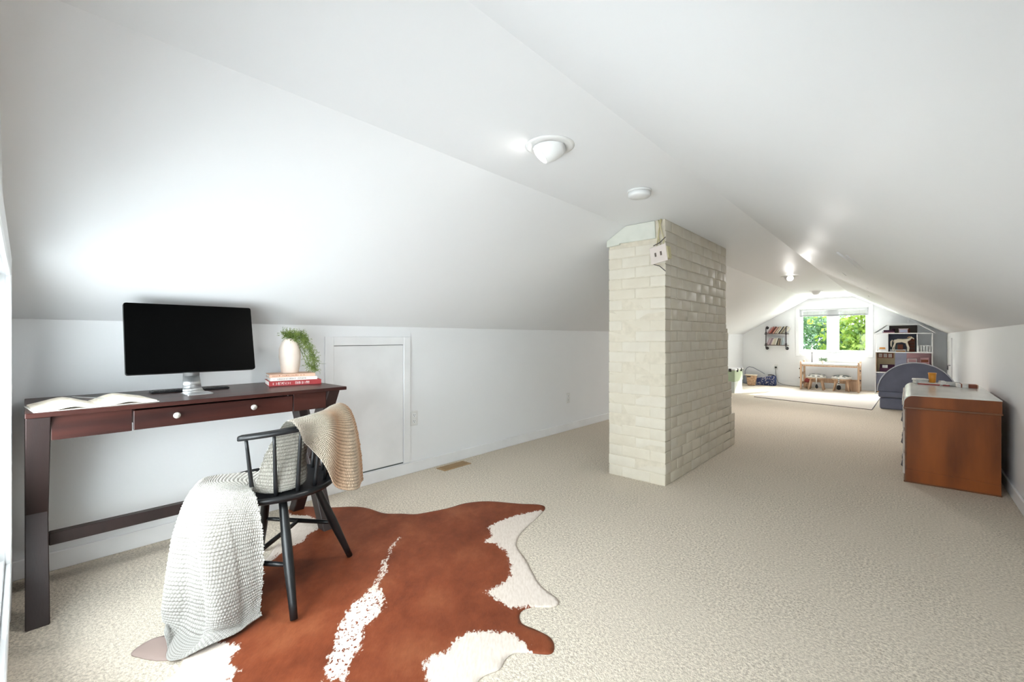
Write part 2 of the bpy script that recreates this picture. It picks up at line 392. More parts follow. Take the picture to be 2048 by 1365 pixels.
for k in range(NC):
    z0 = k * CH + .003; z1 = (k + 1) * CH - J + .003; z1 = min(z1, ZC - .002)
    D = .10; Wc = CX1 - CX0
    odd = k % 2; ye = ystep((z0 + z1) / 2)
    cz = z1 > 1.80
    if not cz:
        spl = [CX0, CX0 + .225, CX1] if odd else [CX0, CX0 + .115, CX0 + .342, CX1]
        for a, c in zip(spl[:-2], spl[1:-1]): brick(a, c - .003, CY0, CY0 + D, z0, z1)
        brick(spl[-2], CX1, CY0, CY0 + D, z0, z1)
        y = CY0 + D + J
    else: y = CY0 + J
    first = .12 if odd else .215
    ys = [y]; q = y + first * (1 if cz or True else 1)
    while q < ye - .07: ys.append(q); q += rnd.choice((.205, .215, .21, .19, .12 if odd else .21))
    for a, c in zip(ys, ys[1:] + [ye + J]):
        brick(CX1 - .05, CX1, a, c - J, z0, z1)
# plaster cap on the front top
cap = B(); zl = zroof(CX0 - .012) - .002
prism(cap, [(CX0 - .012, 1.783), (CX0 + .10, 1.790), (CX0 + .10, 1.800), (CX1 - .07, 1.798), (CX1 - .075, ZC - .002), (X1, ZC - .002), (CX0 - .012, zl)], CY0 - .014, CY0 + .03, bev=.003)
obj('plaster_cap', cap, M['plaster'], chim)
ws = thing('hanging_wires', 'loose yellowed wires running down the chimney corner from the ceiling', 'wire', (-1.32, CY0 - .02, 1.83))
for k, dx in enumerate((-.025, -.008, .008)):
    pts = [(dx + .012 * math.sin(t * 5 + k * 2), .004 * math.cos(t * 7 + k) - .004 * k, .095 - t * .21) for t in [i / 12 for i in range(13)]]
    obj('wire', tube(B(), pts, .004, 6), M['wire'], ws, smooth=True)
sw = thing('switch_box', 'pale square switch plate dangling by its wires on the chimney corner', 'switch', (-1.325, CY0 - .05, 1.67), -.15)
pm = Matrix.Rotation(math.radians(-8), 4, 'Y')
obj('cover_plate', box(B(), -.066, .066, -.008, 0, -.062, .062, .003, pm), mat('pink_white_plate', hx('dfd3cb'), .4), sw)
s = B()
for x in (-.022, .022): box(s, x - .006, x + .006, -.012, -.007, -.014, .014, .001, pm)
obj('toggle', s, M['shelf'], sw)
obj('back_box', box(B(), -.03, .07, .0, .05, -.045, .045, .006, pm), M['wire'], sw)
for s_, z in ((1, .07), (-1, -.07)):
    obj('mounting_strap', tube(B(), [(-.045, 0, z * .95), (0, .01, z * 1.2), (.035, .03, z * 1.75)], .003, 6), M['iron'], sw)

# ------------------------------------------------------------ ceiling lights
def spot(loc, aim, label, size=1, em='bulb', power=3):
    t = thing('ceiling_light', label, 'ceiling light', loc, 0, 'adjustable eyeball ceiling lights')
    r = .109 * size
    ring = B(); lathe(ring, [(r * .62, -.004), (r * .64, -.008), (r * .9, -.007), (r, -.002), (r, 0), (r * .62, 0)], 48); obj('trim_ring', ring, M['lamp_white'], t, True)
    q = Vector(aim).normalized().to_track_quat('Z', 'Y').to_matrix().to_4x4()
    e = B(); lathe(e, [(.066 * size, -.035), (.068 * size, -.01), (.064 * size, .02), (.046 * size, .062), (.040 * size, .062), (.036 * size, .045)], 40, q); obj('eyeball', e, M['lamp_white'], t, True)
    e = B(); lathe(e, [(.001, .052), (.037 * size, .052), (.037 * size, .056), (.001, .056)], 32, q); obj('bulb', e, M[em], t)
    return t
spot((-1.19, 1.575, ZC), (-.55, -.50, -.72), 'white eyeball ceiling light nearest the camera, aimed at the desk')
spot((-1.225, 7.13, ZC), (.25, -.75, -.62), 'lit eyeball ceiling light beyond the chimney, tilted towards the camera')
spot((-1.243, 9.64, ZC), (-.1, .45, -.9), 'white eyeball ceiling light nearest the far window', em='bulb_fill')
lamp('middle_lamp_beam', 'SPOT', (-1.225, 7.10, ZC - .08), (.1, -.35, -.9), 22, (1, .97, .93), spot_size=2.9, spot_blend=.9, shadow_soft_size=.05)
lamp('far_lamp_fill', 'SPOT', (-1.243, 9.64, ZC - .08), (-.1, -.1, -.95), 9, (1, .97, .93), spot_size=2.9, spot_blend=.9, shadow_soft_size=.05)  # fill lamp added at the dark far fixture to brighten the far room
lamp('near_lamp_beam', 'SPOT', (-1.19 - .05, 1.575 - .045, ZC - .075), (-1, -.6, -1.5), 10, (1, .97, .92), spot_size=1.45, spot_blend=1.0, shadow_soft_size=.045)
sd = thing('smoke_detector', 'round white smoke detector on the ceiling in front of the chimney', 'smoke detector', (-1.165, 2.405, ZC))
obj('base', lathe(B(), [(.066, -.010), (.068, -.006), (.068, 0), (.01, 0)][::-1], 40), M['plastic'], sd, True)
obj('cover', lathe(B(), [(.063, -.010), (.063, -.030), (.055, -.038), (.001, -.040)], 40), M['plastic'], sd, True)

# floor register
vt = thing('floor_vent', 'tan metal floor register in the carpet by the left wall', 'vent', (-2.815, 2.405, 0), PI / 2)
obj('frame', box(B(), -.145, .145, -.055, .055, 0, .006, .002), M['vent'], vt)
for k in range(18): obj('slat', box(B(), -.128 + k * .0150, -.122 + k * .0150, -.04, .04, .004, .009), M['vent'], vt)
s = B()
for k in range(17): box(s, -.121 + k * .0150, -.1145 + k * .0150, -.04, .04, .004, .0065)
obj('opening', s, M['dark'], vt)

# ------------------------------------------------------------ desk
ZT = .80
dk = thing('writing_desk', 'dark espresso wooden desk with crossed legs along the left wall', 'desk', (-2.62, .6, 0))
def D(bm):  # world -> desk local
    bmesh.ops.translate(bm, verts=bm.verts, vec=(2.62, -.6, 0)); return bm
obj('desk_top', D(box(B(), -2.915, -2.325, .004, 1.207, ZT - .018, ZT, .002)), M['desk'], dk)
def desk_leg(y0, y1, front_bottom):
    b = B(); w = .042
    if front_bottom: top, bot = (-2.90, ZT - .018), (-2.385, 0)
    else: top, bot = (-2.365, ZT - .018), (-2.865, 0)
    wt = .055; wb = .034
    if front_bottom: pts = [(top[0] - .01, top[1]), (top[0] + 2 * wt, top[1]), (bot[0] + .005, 0), (bot[0] - 2 * wb, 0)]
    else: pts = [(top[0] - 2 * wt + .04, top[1]), (top[0] + .035, top[1]), (bot[0] + 2 * wb, 0), (bot[0], 0)]
    prism(b, pts, y0, y1, 'y', .003); return D(b)
for y in (.004, 1.105):
    obj('leg', desk_leg(y + .001, y + .065, False), M['desk_dark'], dk)
    obj('leg', desk_leg(y, y + .064, True), M['desk_dark'], dk)
obj('stretcher', D(box(B(), -2.64, -2.60, .07, 1.105, .222, .272, .003)), M['desk_dark'], dk)
obj('apron', D(box(B(), -2.375, -2.36, .07, .298, .69, ZT - .018, .001)), M['desk'], dk)
obj('apron', D(box(B(), -2.375, -2.36, .935, 1.105, .69, ZT - .018, .001)), M['desk'], dk)
obj('apron', D(box(B(), -2.90, -2.885, .07, 1.105, .69, ZT - .018, .001)), M['desk'], dk)
dw = obj('drawer', D(box(box(B(), -2.373, -2.357, .303, .93, .692, .772, .002), -2.83, -2.375, .32, .915, .70, .765)), M['desk'], dk)
def knob(y):
    b = B(); lathe(b, [(.004, 0), (.004, .012), (.0125, .014), (.0135, .019), (.0125, .024), (.002, .026)], 20, Matrix.Translation((-2.357, y, .737)) @ Matrix.Rotation(PI / 2, 4, 'Y'))
    obj('knob', D(b), M['steel'], dw, True)
knob(.443); knob(.743)

# ------------------------------------------------------------ monitor
mn = thing('desktop_monitor', 'black-screened desktop computer on a silver foot on the desk', 'computer', (-2.62, .565, ZT))
tilt = Matrix.Translation((.04, 0, .105)) @ Matrix.Rotation(math.radians(-13), 4, 'Y')
b = B(); prism(b, rounded(.522, .336, .010, 5, 0, .168), -.022, 0, 'x'); bmesh.ops.transform(b, matrix=tilt, verts=b.verts); obj('housing', b, M['black_plastic'], mn)
b = B(); prism(b, rounded(.520, .334, .010, 5, 0, .168), 0, .004, 'x'); bmesh.ops.transform(b, matrix=tilt, verts=b.verts); obj('screen', b, M['screen'], mn)
b = B()
path = [(-.028, .20), (-.050, .14), (-.052, .08), (-.036, .025), (-.020, .010), (.0, .004)]
for i in range(len(path) - 1):
    (xa, za), (xb, zb) = path[i], path[i + 1]; w0 = .034; w1_ = .034 + .016 * max(0, i + 1 - 2) / 4; wa = .034 + .016 * max(0, i - 2) / 4
    vs = [b.verts.new(p) for p in ((xa, -wa, za), (xb, -w1_, zb), (xb, w1_, zb), (xa, wa, za), (xa - .007, -wa, za - .003), (xb - .007, -w1_, zb - .004), (xb - .007, w1_, zb - .004), (xa - .007, wa, za - .003))]
    for f in ((0, 1, 2, 3), (7, 6, 5, 4), (0, 4, 5, 1), (3, 2, 6, 7), (0, 3, 7, 4), (1, 5, 6, 2)): b.faces.new([vs[k] for k in f])
obj('neck', b, M['alu'], mn, True)
b = B(); prism(b, rounded(.13, .108, .012, 4, .055, 0), 0, .004, 'z'); obj('foot', b, M['alu'], mn)
kb = thing('keyboard', 'slim black keyboard lying flat on the desk behind the computer foot', 'keyboard', (-2.745, .575, ZT), PI / 2 - .03)
obj('case', box(B(), -.16, .165, -.045, .045, 0, .009, .003), M['black_plastic'], kb)
kk = B()
for r_ in range(5):
    for c_ in range(15): box(kk, -.150 + c_ * .0207, -.132 + c_ * .0207, -.041 + r_ * .0165, -.027 + r_ * .0165, .009, .0115)
tagp(obj('keys', kk, M['black_plastic'], kb), kind='stuff')

# ------------------------------------------------------------ open book
ob = thing('open_book', 'open book with cream pages lying at the left end of the desk', 'book', (-2.475, .195, ZT), PI / 2 + .10)
def pagehalf(s, name):
    b = B(); n_ = 14; prof = []
    for i in range(n_ + 1):
        t = i / n_; x = s * (.003 + t * .172); z = .028 * math.sin(min(1, t * 1.7) * PI / 2) * (1 - t * .0) * (1 - max(0, t - .45) * 1.5) + .002
        prof.append((x, max(z, .004)))
    under = [(x, max(.0015, z - .018 * (1 - abs(2 * i / n_ - 1) ** 2 * .6))) for i, (x, z) in enumerate(prof)]
    for i in range(n_):
        vs = [b.verts.new(p) for p in [(prof[i][0], -.12, prof[i][1]), (prof[i + 1][0], -.12, prof[i + 1][1]), (prof[i + 1][0], .12, prof[i + 1][1]), (prof[i][0], .12, prof[i][1]),
              (under[i][0], -.12, under[i][1]), (under[i + 1][0], -.12, under[i + 1][1]), (under[i + 1][0], .12, under[i + 1][1]), (under[i][0], .12, under[i][1])]]
        for f in ((0, 1, 2, 3), (7, 6, 5, 4), (0, 4, 5, 1), (3, 2, 6, 7), (0, 3, 7, 4), (1, 5, 6, 2)): b.faces.new([vs[k] for k in f])
    bmesh.ops.remove_doubles(b, verts=b.verts, dist=.0001); bmesh.ops.recalc_face_normals(b, faces=b.faces)
    return obj(name, b, M['paper'], ob)
pagehalf(1, 'page_block'); pagehalf(-1, 'page_block')
obj('cover', box(B(), -.182, .182, -.125, .125, 0, .0015), M['paper_w'], ob)
b = box(B(), -.004, .004, -.05, .13, .024, .0255, 0, Matrix.Rotation(.35, 4, 'Z')); obj('bookmark', b, M['alu'], ob)

# ------------------------------------------------------------ stacked books + vase
def marks(parent, x, y0, y1, z, h, m, gap=.009, seed=1):
    r = random.Random(seed); b = B(); y = y0
    while y < y1:
        w = r.uniform(.003, .007); hh = h * r.choice((1, 1, .8))
        if r.random() < .12: y += gap; continue
        box(b, x, x + .0006, y, y + .0014, z - hh / 2, z + hh / 2)
        if r.random() < .6: box(b, x, x + .0006, y, y + w, z + (hh / 2 - .0012 if r.random() < .5 else -.0006), z + (hh / 2 if r.random() < .5 else .0008) + .0002)
        if r.random() < .5: box(b, x, x + .0006, y + w - .0012, y + w, z - hh / 2, z + hh / 2)
        y += w + .0035
    return obj('spine_lettering', b, m, parent)
def flatbook(name, label, loc, rz, L, Dp, T, cover, spine=None, letters=None, seed=1, h=.012):
    t = thing(name, label, 'book', loc, rz, None); t['group'] = 'books stacked under the vase'
    # spine faces +x, length along y
    obj('cover', box(B(), -Dp, 0, -L / 2, L / 2, 0, .002, .0005), cover, t); obj('cover', box(B(), -Dp, 0, -L / 2, L / 2, T - .002, T, .0005), cover, t)
    obj('spine', box(B(), -.003, .0005, -L / 2, L / 2, 0, T, .001), spine or cover, t)
    obj('page_block', box(B(), -Dp + .004, -.003, -L / 2 + .003, L / 2 - .003, .002, T - .002), M['paper_w'], t)
    if letters: marks(t, .0006, -L / 2 + .07 * L * 4 * .25, L / 2 - .25 * L, T / 2, h, letters, seed=seed)
    return t
M['red_cover'] = mat('red_cloth_cover', hx('a3373a'), .55); M['pink_cover'] = mat('pink_beige_cover', hx('d9b49c'), .6); M['wht_cover'] = mat('white_cover', hx('e9e5df'), .6)
flatbook('hardcover_book', 'red hardcover book at the bottom of the stack under the vase', (-2.605, 1.045, ZT), -.22, .272, .20, .027, M['red_cover'], letters=M['paper_w'], seed=3, h=.015)
flatbook('hardcover_book', 'white book between the red and the pink one in the vase stack', (-2.625, 1.045, ZT + .027), -.22, .245, .19, .019, M['wht_cover'], letters=M['dark'], seed=5, h=.008)
flatbook('hardcover_book', 'thin pink-beige book directly under the vase', (-2.635, 1.04, ZT + .046), -.22, .24, .16, .017, M['pink_cover'], letters=M['brown_card'], seed=8, h=.006)
ZV = ZT + .063
vs = thing('ceramic_vase', 'matte cream dimpled ceramic vase on top of the stacked books', 'vase', (-2.715, 1.055, ZV))
prof = [(.040, 0), (.046, .006), (.053, .05), (.058, .10), (.056, .145), (.045, .18), (.034, .195), (.031, .205), (.027, .203), (.028, .15)]
b = B(); lathe(b, prof, 32)
for v in b.verts:
    a = math.atan2(v.co.y, v.co.x); d = .0025 * math.sin(a * 5 + v.co.z * 40) * math.sin(min(1, max(0, v.co.z / .2)) * PI)
    r = math.hypot(v.co.x, v.co.y) + 1e-6; v.co.x *= 1 + d / r; v.co.y *= 1 + d / r
obj('body', b, M['vase'], vs, True)
pl = thing('trailing_fern', 'feathery green trailing plant spilling down the right of the cream vase', 'plant', (-2.70, 1.06, ZV + .20))
def fern(parent, curves, per=60, nl=.028, m=None):
    st = B(); lf = B(); r = random.Random(4)
    for cv in curves:
        cv = [Vector(p) for p in cv]; P = []
        for i in range(len(cv) - 1):
            for k in range(8): P.append(cv[i].lerp(cv[i + 1], k / 8))
        P.append(cv[-1]); tube(st, P, .0012, 5)
        for k in range(per):
            t = r.random() ** .8 * (len(P) - 1); i = min(int(t), len(P) - 2); p = P[i].lerp(P[i + 1], t - i)
            d = Vector((r.gauss(0, 1), r.gauss(0, 1), r.gauss(-.1, 1))).normalized()
            br = nl * r.uniform(.8, 1.6); e_ = p + d * br
            for q in range(9):
                p2 = p.lerp(e_, q / 9); d2 = (d * .7 + Vector((r.gauss(0, 1), r.gauss(0, 1), r.gauss(-.3, 1))).normalized()).normalized(); L = r.uniform(.007, .013)
                s_ = d2.cross(Vector((r.random(), r.random(), r.random()))).normalized() * .0015
                lf.faces.new([lf.verts.new(p2 - s_), lf.verts.new(p2 + s_), lf.verts.new(p2 + d2 * L)])
    obj('stem', st, M['leaf'], parent); tagp(obj('foliage', lf, m or M['leaf'], parent), kind='stuff')
fc = []
r = random.Random(2)
for k in range(9):
    j = lambda s=.012: r.gauss(0, s)
    fc.append([(0, 0, -.02), (.01 + j(), .02 + j(), .035 + j(.008)), (.025 + j(), .055 + j(), .02 + j()), (.03 + j(), .085 + j(.01), -.04 + j()), (.035 + j(), .105 + j(.012), -.11 + j()), (.04 + j(), .125 + j(.015), -.175 + j())][:3 + k % 4 if k < 4 else 6])
for k in range(3): fc.append([(0, 0, -.02), (.01, .015, -.0), (.02 + j(), .05 + j(), -.06), (.03, .08 + j(), -.15), (.04, .12 + j(), -.19 + j())])
for k in range(4): fc.append([(0, 0, -.02), (j(), -.01 + j(), .03), (j(.02), -.03 + j(.015), .035 + j(.006))])
fern(pl, fc)

# ------------------------------------------------------------ chair
CC = Vector((-2.06, .735, 0))
ch = thing('windsor_chair', 'black low-backed windsor chair pulled up to the desk', 'chair', CC)
def pol(a, r, z): a = math.radians(a); return Vector((r * math.cos(a), r * math.sin(a), z))
b = B(); prof = [(.20, .418), (.235, .421), (.25, .432), (.252, .440), (.246, .449), (.238, .4495), (.236, .4465), (.228, .4465), (.12, .441), (.001, .440)]
lathe(b, [(.001, .418)] + prof, 64); obj('seat', b, M['chair'], ch, True)
legs = {'A': (-.348 + .696, -.055), }
feet = [Vector((.348, -.055, .012)), Vector((.045, .327, .012)), Vector((-.342, .060, .012)), Vector((-.04, -.322, .012))]
feet[1].z = .012
tops = [f.normalized() * .155 for f in [Vector((p.x, p.y, 0)) for p in feet]]
tops = [Vector((p.x, p.y, .425)) for p in tops]
for f, t in zip(feet, tops):
    P = [f.lerp(t, k / 8) for k in range(9)]; R = [.0135, .0145, .0165, .0185, .0190, .0185, .0175, .0165, .0150]
    obj('leg', tube(B(), P, R, 16), M['chair'], ch, True)
def onleg(i, z): f, t = feet[i], tops[i]; k = (z - f.z) / (t.z - f.z); return f.lerp(t, k)
def rod(nm, a, b_, r0=.0075, rm=.010):
    P = [a.lerp(b_, k / 6) for k in range(7)]; obj(nm, tube(B(), P, [r0, rm * .95, rm, rm, rm, rm * .95, r0], 12), M['chair'], ch, True)
z = .195
rod('stretcher', onleg(1, z), onleg(2, z)); rod('stretcher', onleg(0, z - .01), onleg(3, z - .01))
rod('stretcher', (onleg(1, z) + onleg(2, z)) / 2, (onleg(0, z - .01) + onleg(3, z - .01)) / 2)
# arm rail: flat bent bar
b = B(); A0, A1 = -47, 119; prev = None; N = 44
for k in range(N + 1):
    a = A0 + (A1 - A0) * k / N; m_ = 1 - abs((a - 36) / 83) ** 2
    r_ = .250 + .004 * m_; z_ = .688 + .024 * m_
    w = .019 + .004 * m_; hgt = .0105
    ring = []
    for dx, dz in ((-1, -.6), (-.6, -1), (.6, -1), (1, -.6), (1, .6), (.6, 1), (-.6, 1), (-1, .6)): ring.append(b.verts.new(pol(a, r_ + dx * w, z_ + dz * hgt)))
    if prev:
        for q in range(8): b.faces.new((prev[q], prev[(q + 1) % 8], ring[(q + 1) % 8], ring[q]))
    else: b.faces.new(ring[::-1])
    prev = ring
b.faces.new(prev); bmesh.ops.recalc_face_normals(b, faces=b.faces); obj('arm_rail', b, M['chair'], ch, True)
for k in range(8):
    a = -42 + k * 22.2; m_ = 1 - abs((a - 36) / 83) ** 2
    p0, p1 = pol(a + (36 - a) * .03, .212, .443), pol(a, .250, .684 + .024 * m_)
    P = [p0.lerp(p1, q / 6) for q in range(7)]
    obj('spindle', tube(B(), P, [.0085, .0085, .008, .0075, .007, .0065, .006], 10), M['chair'], ch, True)

# ------------------------------------------------------------ throw blanket
rows = [
 [(0, .290, .665), (15, .292, .575), (30, .300, .440), (45, .345, .400), (63, .375, .405)],
 [(-2, .292, .690), (15, .297, .66), (30, .312, .58), (45, .338, .55), (63, .362, .56)],
 [(-4, .288, .715), (15, .296, .722), (30, .306, .718), (45, .318, .70), (62, .335, .70)],
 [(-7, .262, .738), (12, .268, .748), (30, .272, .755), (45, .280, .765), (58, .29, .768)],
 [(-12, .222, .725), (8, .225, .735), (28, .225, .742), (42, .225, .75), (55, .23, .75)],
 [(-30, .200, .60), (-8, .197, .60), (12, .190, .60), (30, .165, .60), (50, .13, .61)],
 [(-38, .216, .480), (-21, .212, .462), (-4, .208, .460), (12, .19, .460), (32, .15, .462)],
 [(-38, .235, .490), (-45, .18, .480), (-55, .10, .464), (-90, .06, .464), (170, .08, .466)],
 [(-36, .258, .488), (-52, .235, .490), (-75, .215, .488), (-105, .21, .478), (-138, .23, .472)],
 [(-32, .280, .472), (-53, .276, .480), (-77, .268, .476), (-100, .272, .476), (-126, .285, .466)],
 [(-30, .278, .40), (-52, .290, .41), (-76, .300, .41), (-99, .305, .41), (-123, .315, .40)],
 [(-28, .275, .28), (-48, .295, .28), (-72, .320, .28), (-95, .325, .28), (-116, .325, .28)],
 [(-27, .285, .14), (-44, .315, .14), (-63, .345, .14), (-82, .350, .14), (-99, .350, .14)],
 [(-27, .293, .06), (-42, .345, .035), (-58, .385, .030), (-78, .375, .030), (-95, .358, .035)],
 [(-29, .305, .045), (-41, .385, .016), (-57, .490, .012), (-70, .425, .012), (-90, .380, .014)],
]
G = np.array([[list(pol(*q)) for q in rw] for rw in rows])
def cat(A_, n_):  # Catmull-Rom along axis 0
    K = len(A_); P = np.concatenate([2 * A_[:1] - A_[1:2], A_, 2 * A_[-1:] - A_[-2:-1]]); out = []
    for i in range(n_):
        t = i / (n_ - 1) * (K - 1); k = min(int(t), K - 2); f = t - k; p0, p1, p2, p3 = P[k], P[k + 1], P[k + 2], P[k + 3]
        out.append(.5 * ((2 * p1) + (-p0 + p2) * f + (2 * p0 - 5 * p1 + 4 * p2 - p3) * f * f + (-p0 + 3 * p1 - 3 * p2 + p3) * f ** 3))
    return np.array(out)
NUb, NVb = 860, 300
S = cat(G, NUb); S = np.swapaxes(cat(np.swapaxes(S, 0, 1), NVb), 0, 1)
du = np.gradient(S, axis=0); dv = np.gradient(S, axis=1); Nn = np.cross(du, dv); Nn /= np.linalg.norm(Nn, axis=2, keepdims=True) + 1e-9
U, V = np.meshgrid(np.linspace(0, 1, NUb), np.linspace(0, 1, NVb), indexing='ij')
drop = np.clip((U - .665) / .12, 0, 1) * np.clip((1.02 - U) / .12, .25, 1)
fold = drop * (.042 * (1 - V ** 5) * np.sign(np.sin(V * 12 + 1.2 + U * 3)) * np.abs(np.sin(V * 12 + 1.2 + U * 3)) ** .75 + .010 * np.sin(V * 25 + U * 6))
back = np.clip((.24 - U) / .1, 0, 1); fold = fold + back * .008 * np.sin(V * 16 + 2)
rng = np.random.default_rng(3)
lum = rng.random((NUb // 3 + 2, NVb // 2 + 2))
NR = 150
nub = np.abs(np.sin(U * PI * NR)) ** .8 * (.15 + .85 * np.abs(np.sin(V * PI * 58 + np.floor(U * NR) * 1.9 + 1.5 * np.sin(U * 40) + .8 * np.sin(V * 31 + U * 57)))) 
rn = rng.normal(0, 1, (NUb, NVb)); 
sgn = 1 if Nn[400, 120, 2] > 0 else -1
S2 = S + Nn * (fold + .0046 * nub * np.clip(np.minimum(V, 1 - V) / .02, .15, 1) + .0010 * rn)[..., None] * sgn
edge = (.0015 * np.sin(U * 260) + .002 * rng.normal(0, 1, U.shape)) * ((V < .001) | (V > .999))
S2 = S2 + dv / (np.linalg.norm(dv, axis=2, keepdims=True)) * edge[..., None]
S2[..., 2] = np.maximum(S2[..., 2], .011)
vv = S2.reshape(-1, 3); idx = np.arange(NUb * NVb).reshape(NUb, NVb)
fc = np.stack([idx[:-1, :-1], idx[1:, :-1], idx[1:, 1:], idx[:-1, 1:]], -1).reshape(-1, 4)
me = bpy.data.meshes.new('throw_blanket'); me.from_pydata(vv.tolist(), [], fc.tolist())
at = me.attributes.new('wv', 'FLOAT_VECTOR', 'POINT'); at.data.foreach_set('vector', np.stack([U, V, nub], -1).astype(np.float32).ravel())
M['blanket'] = m = bpy.data.materials.new('nubby_knit_wool'); m.use_nodes = True; n = m.node_tree.nodes; l = m.node_tree.links; p = n['Principled BSDF']
p.inputs['Roughness'].default_value = .95; p.inputs['Sheen Weight'].default_value = .3; p.inputs['Specular IOR Level'].default_value = .1
aa = n.new('ShaderNodeAttribute'); aa.attribute_name = 'wv'; sp = n.new('ShaderNodeSeparateXYZ'); l.new(aa.outputs['Vector'], sp.inputs[0])
def rampn(src, els):
    cr = n.new('ShaderNodeValToRGB'); e = cr.color_ramp.elements
    while len(e) < len(els): e.new(.5)
    for k, (q, c_) in enumerate(els): e[k].position = q; e[k].color = (*c_, 1)
    l.new(src, cr.inputs[0]); return cr.outputs[0]
wcol = rampn(sp.outputs[0], [(0, hx('e8bf9a')), (.17, hx('e8cbaa')), (.26, hx('dad5c9')), (.62, hx('dedad2')), (1, hx('e4e1dc'))])
gcol = rampn(sp.outputs[1], [(0, hx('dcd6cc')), (.3, hx('d6d4c6')), (.5, hx('ebc09c')), (.75, hx('e0d3bd')), (1, hx('e8b48a'))])
k1 = rampn(sp.outputs[0], [(0, (.7,) * 3), (.2, (.7,) * 3), (.28, (0,) * 3)])
mx = n.new('ShaderNodeMix'); mx.data_type = 'RGBA'; l.new(k1, mx.inputs[0]); l.new(wcol, mx.inputs[6]); l.new(gcol, mx.inputs[7])
gap_shade = n.new('ShaderNodeMix'); gap_shade.data_type = 'RGBA'; gap_shade.blend_type = 'MULTIPLY'; gap_shade.inputs[0].default_value = 1; l.new(mx.outputs[2], gap_shade.inputs[6])
l.new(rampn(sp.outputs[2], [(0, (.21, .20, .19)), (.6, (.58, .58, .575))]), gap_shade.inputs[7]); l.new(gap_shade.outputs[2], p.inputs['Base Color'])  # shade between the nubs is put into the wool colour
bk = obj('throw_blanket', me, m, None, True); bk.location = CC
tagp(bk, 'nubby cream and beige knitted throw draped over the black chair down to the floor', 'blanket')

# ------------------------------------------------------------ cowhide rug
P0 = np.array((-2.227, 1.579)); d_ = np.array((.688, -.726)); nn_ = np.array((.726, .688))
def uv(p): q = np.array(p) - P0; return (float(q @ d_), float(q @ nn_))
def xy(q): return P0 + q[0] * d_ + q[1] * nn_
right = [(-2.227, 1.579), (-2.197, 1.627), (-2.145, 1.779), (-2.123, 1.91), (-2.04, 2.032), (-1.859, 2.137), (-1.752, 2.21), (-1.691, 2.188), (-1.639, 2.048), (-1.597, 1.892), (-1.549, 1.769), (-1.486, 1.689), (-1.364, 1.616), (-1.248, 1.535), (-1.166, 1.487), (-1.072, 1.464), (-1.044, 1.439), (-1.05, 1.403), (-1.111, 1.344), (-1.12, 1.293), (-1.076, 1.248), (-1.015, 1.254), (-0.955, 1.257), (-0.915, 1.235), (-0.898, 1.192), (-0.951, 1.15), (-0.99, 1.115), (-0.994, 1.074), (-0.978, 1.024), (-0.995, 0.952)]
R = [uv(p) for p in right] + [(1.42, .43), (1.6, .42), (1.78, .30), (1.9, .14), (1.93, 0)]
Lft = [(1.9, -.14), (1.78, -.28), (1.55, -.36), (1.40, -.40), (1.31, -.47), uv((-1.711, .290)), uv((-1.735, .325)), uv((-1.776, .352)), uv((-1.80, .345)), uv((-1.842, .300)), uv((-1.904, .262)), uv((-1.955, .245)), uv((-1.990, .295)), uv((-1.978, .347)), uv((-1.92, .42)), (.93, -.62), (.86, -.68), (.76, -.735), (.70, -.70), (.62, -.63), (.52, -.60), (.40, -.62), (.26, -.63), (.14, -.66), (.03, -.72), (-.06, -.78), (-.115, -.775), (-.14, -.70), (-.12, -.55), (-.13, -.40), (-.10, -.30), (-.02, -.18), (-.01, -.07)]
ctrl = np.array(R + Lft)
def closed(ctrl, m_):
    K = len(ctrl); out = []
    for i in range(K):
        p0, p1, p2, p3 = ctrl[i - 1], ctrl[i], ctrl[(i + 1) % K], ctrl[(i + 2) % K]
        for j in range(m_):
            f = j / m_; out.append(.5 * ((2 * p1) + (-p0 + p2) * f + (2 * p0 - 5 * p1 + 4 * p2 - p3) * f * f + (-p0 + 3 * p1 - 3 * p2 + p3) * f ** 3))
    return np.array(out)
OUT = np.array([xy(q) for q in closed(ctrl, 5)])
def inside(P, poly):
    x, y = P[:, 0], P[:, 1]; r = np.zeros(len(P), bool); n_ = len(poly)
    for i in range(n_):
        x1, y1 = poly[i]; x2, y2 = poly[(i + 1) % n_]
        c_ = ((y1 > y) != (y2 > y)) & (x < (x2 - x1) * (y - y1) / (y2 - y1 + 1e-12) + x1); r ^= c_
    return r
def sdf(P, poly):
    dm = np.full(len(P), 9.); n_ = len(poly)
    for i in range(n_):
        a_ = np.array(poly[i]); e_ = np.array(poly[(i + 1) % n_]) - a_; w_ = P - a_; t = np.clip((w_ @ e_) / (e_ @ e_ + 1e-12), 0, 1)
        dm = np.minimum(dm, np.linalg.norm(w_ - t[:, None] * e_, axis=1))
    return np.where(inside(P, poly), dm, -dm)
h_ = .014
gx, gy = np.meshgrid(np.arange(-3, -.4, h_), np.arange(0, 2.4, h_)); GP = np.stack([gx.ravel(), gy.ravel()], 1)
GP = GP[sdf(GP, OUT) > .008]
allp = [Vector(p) for p in OUT.tolist()] + [Vector(p) for p in GP.tolist()]
no = len(OUT); res = geometry.delaunay_2d_cdt(allp, [(i, (i + 1) % no) for i in range(no)], [list(range(no))], 1, 1e-5)
RV = np.array([tuple(v) for v in res[0]]); tris = [t for t in res[2]]
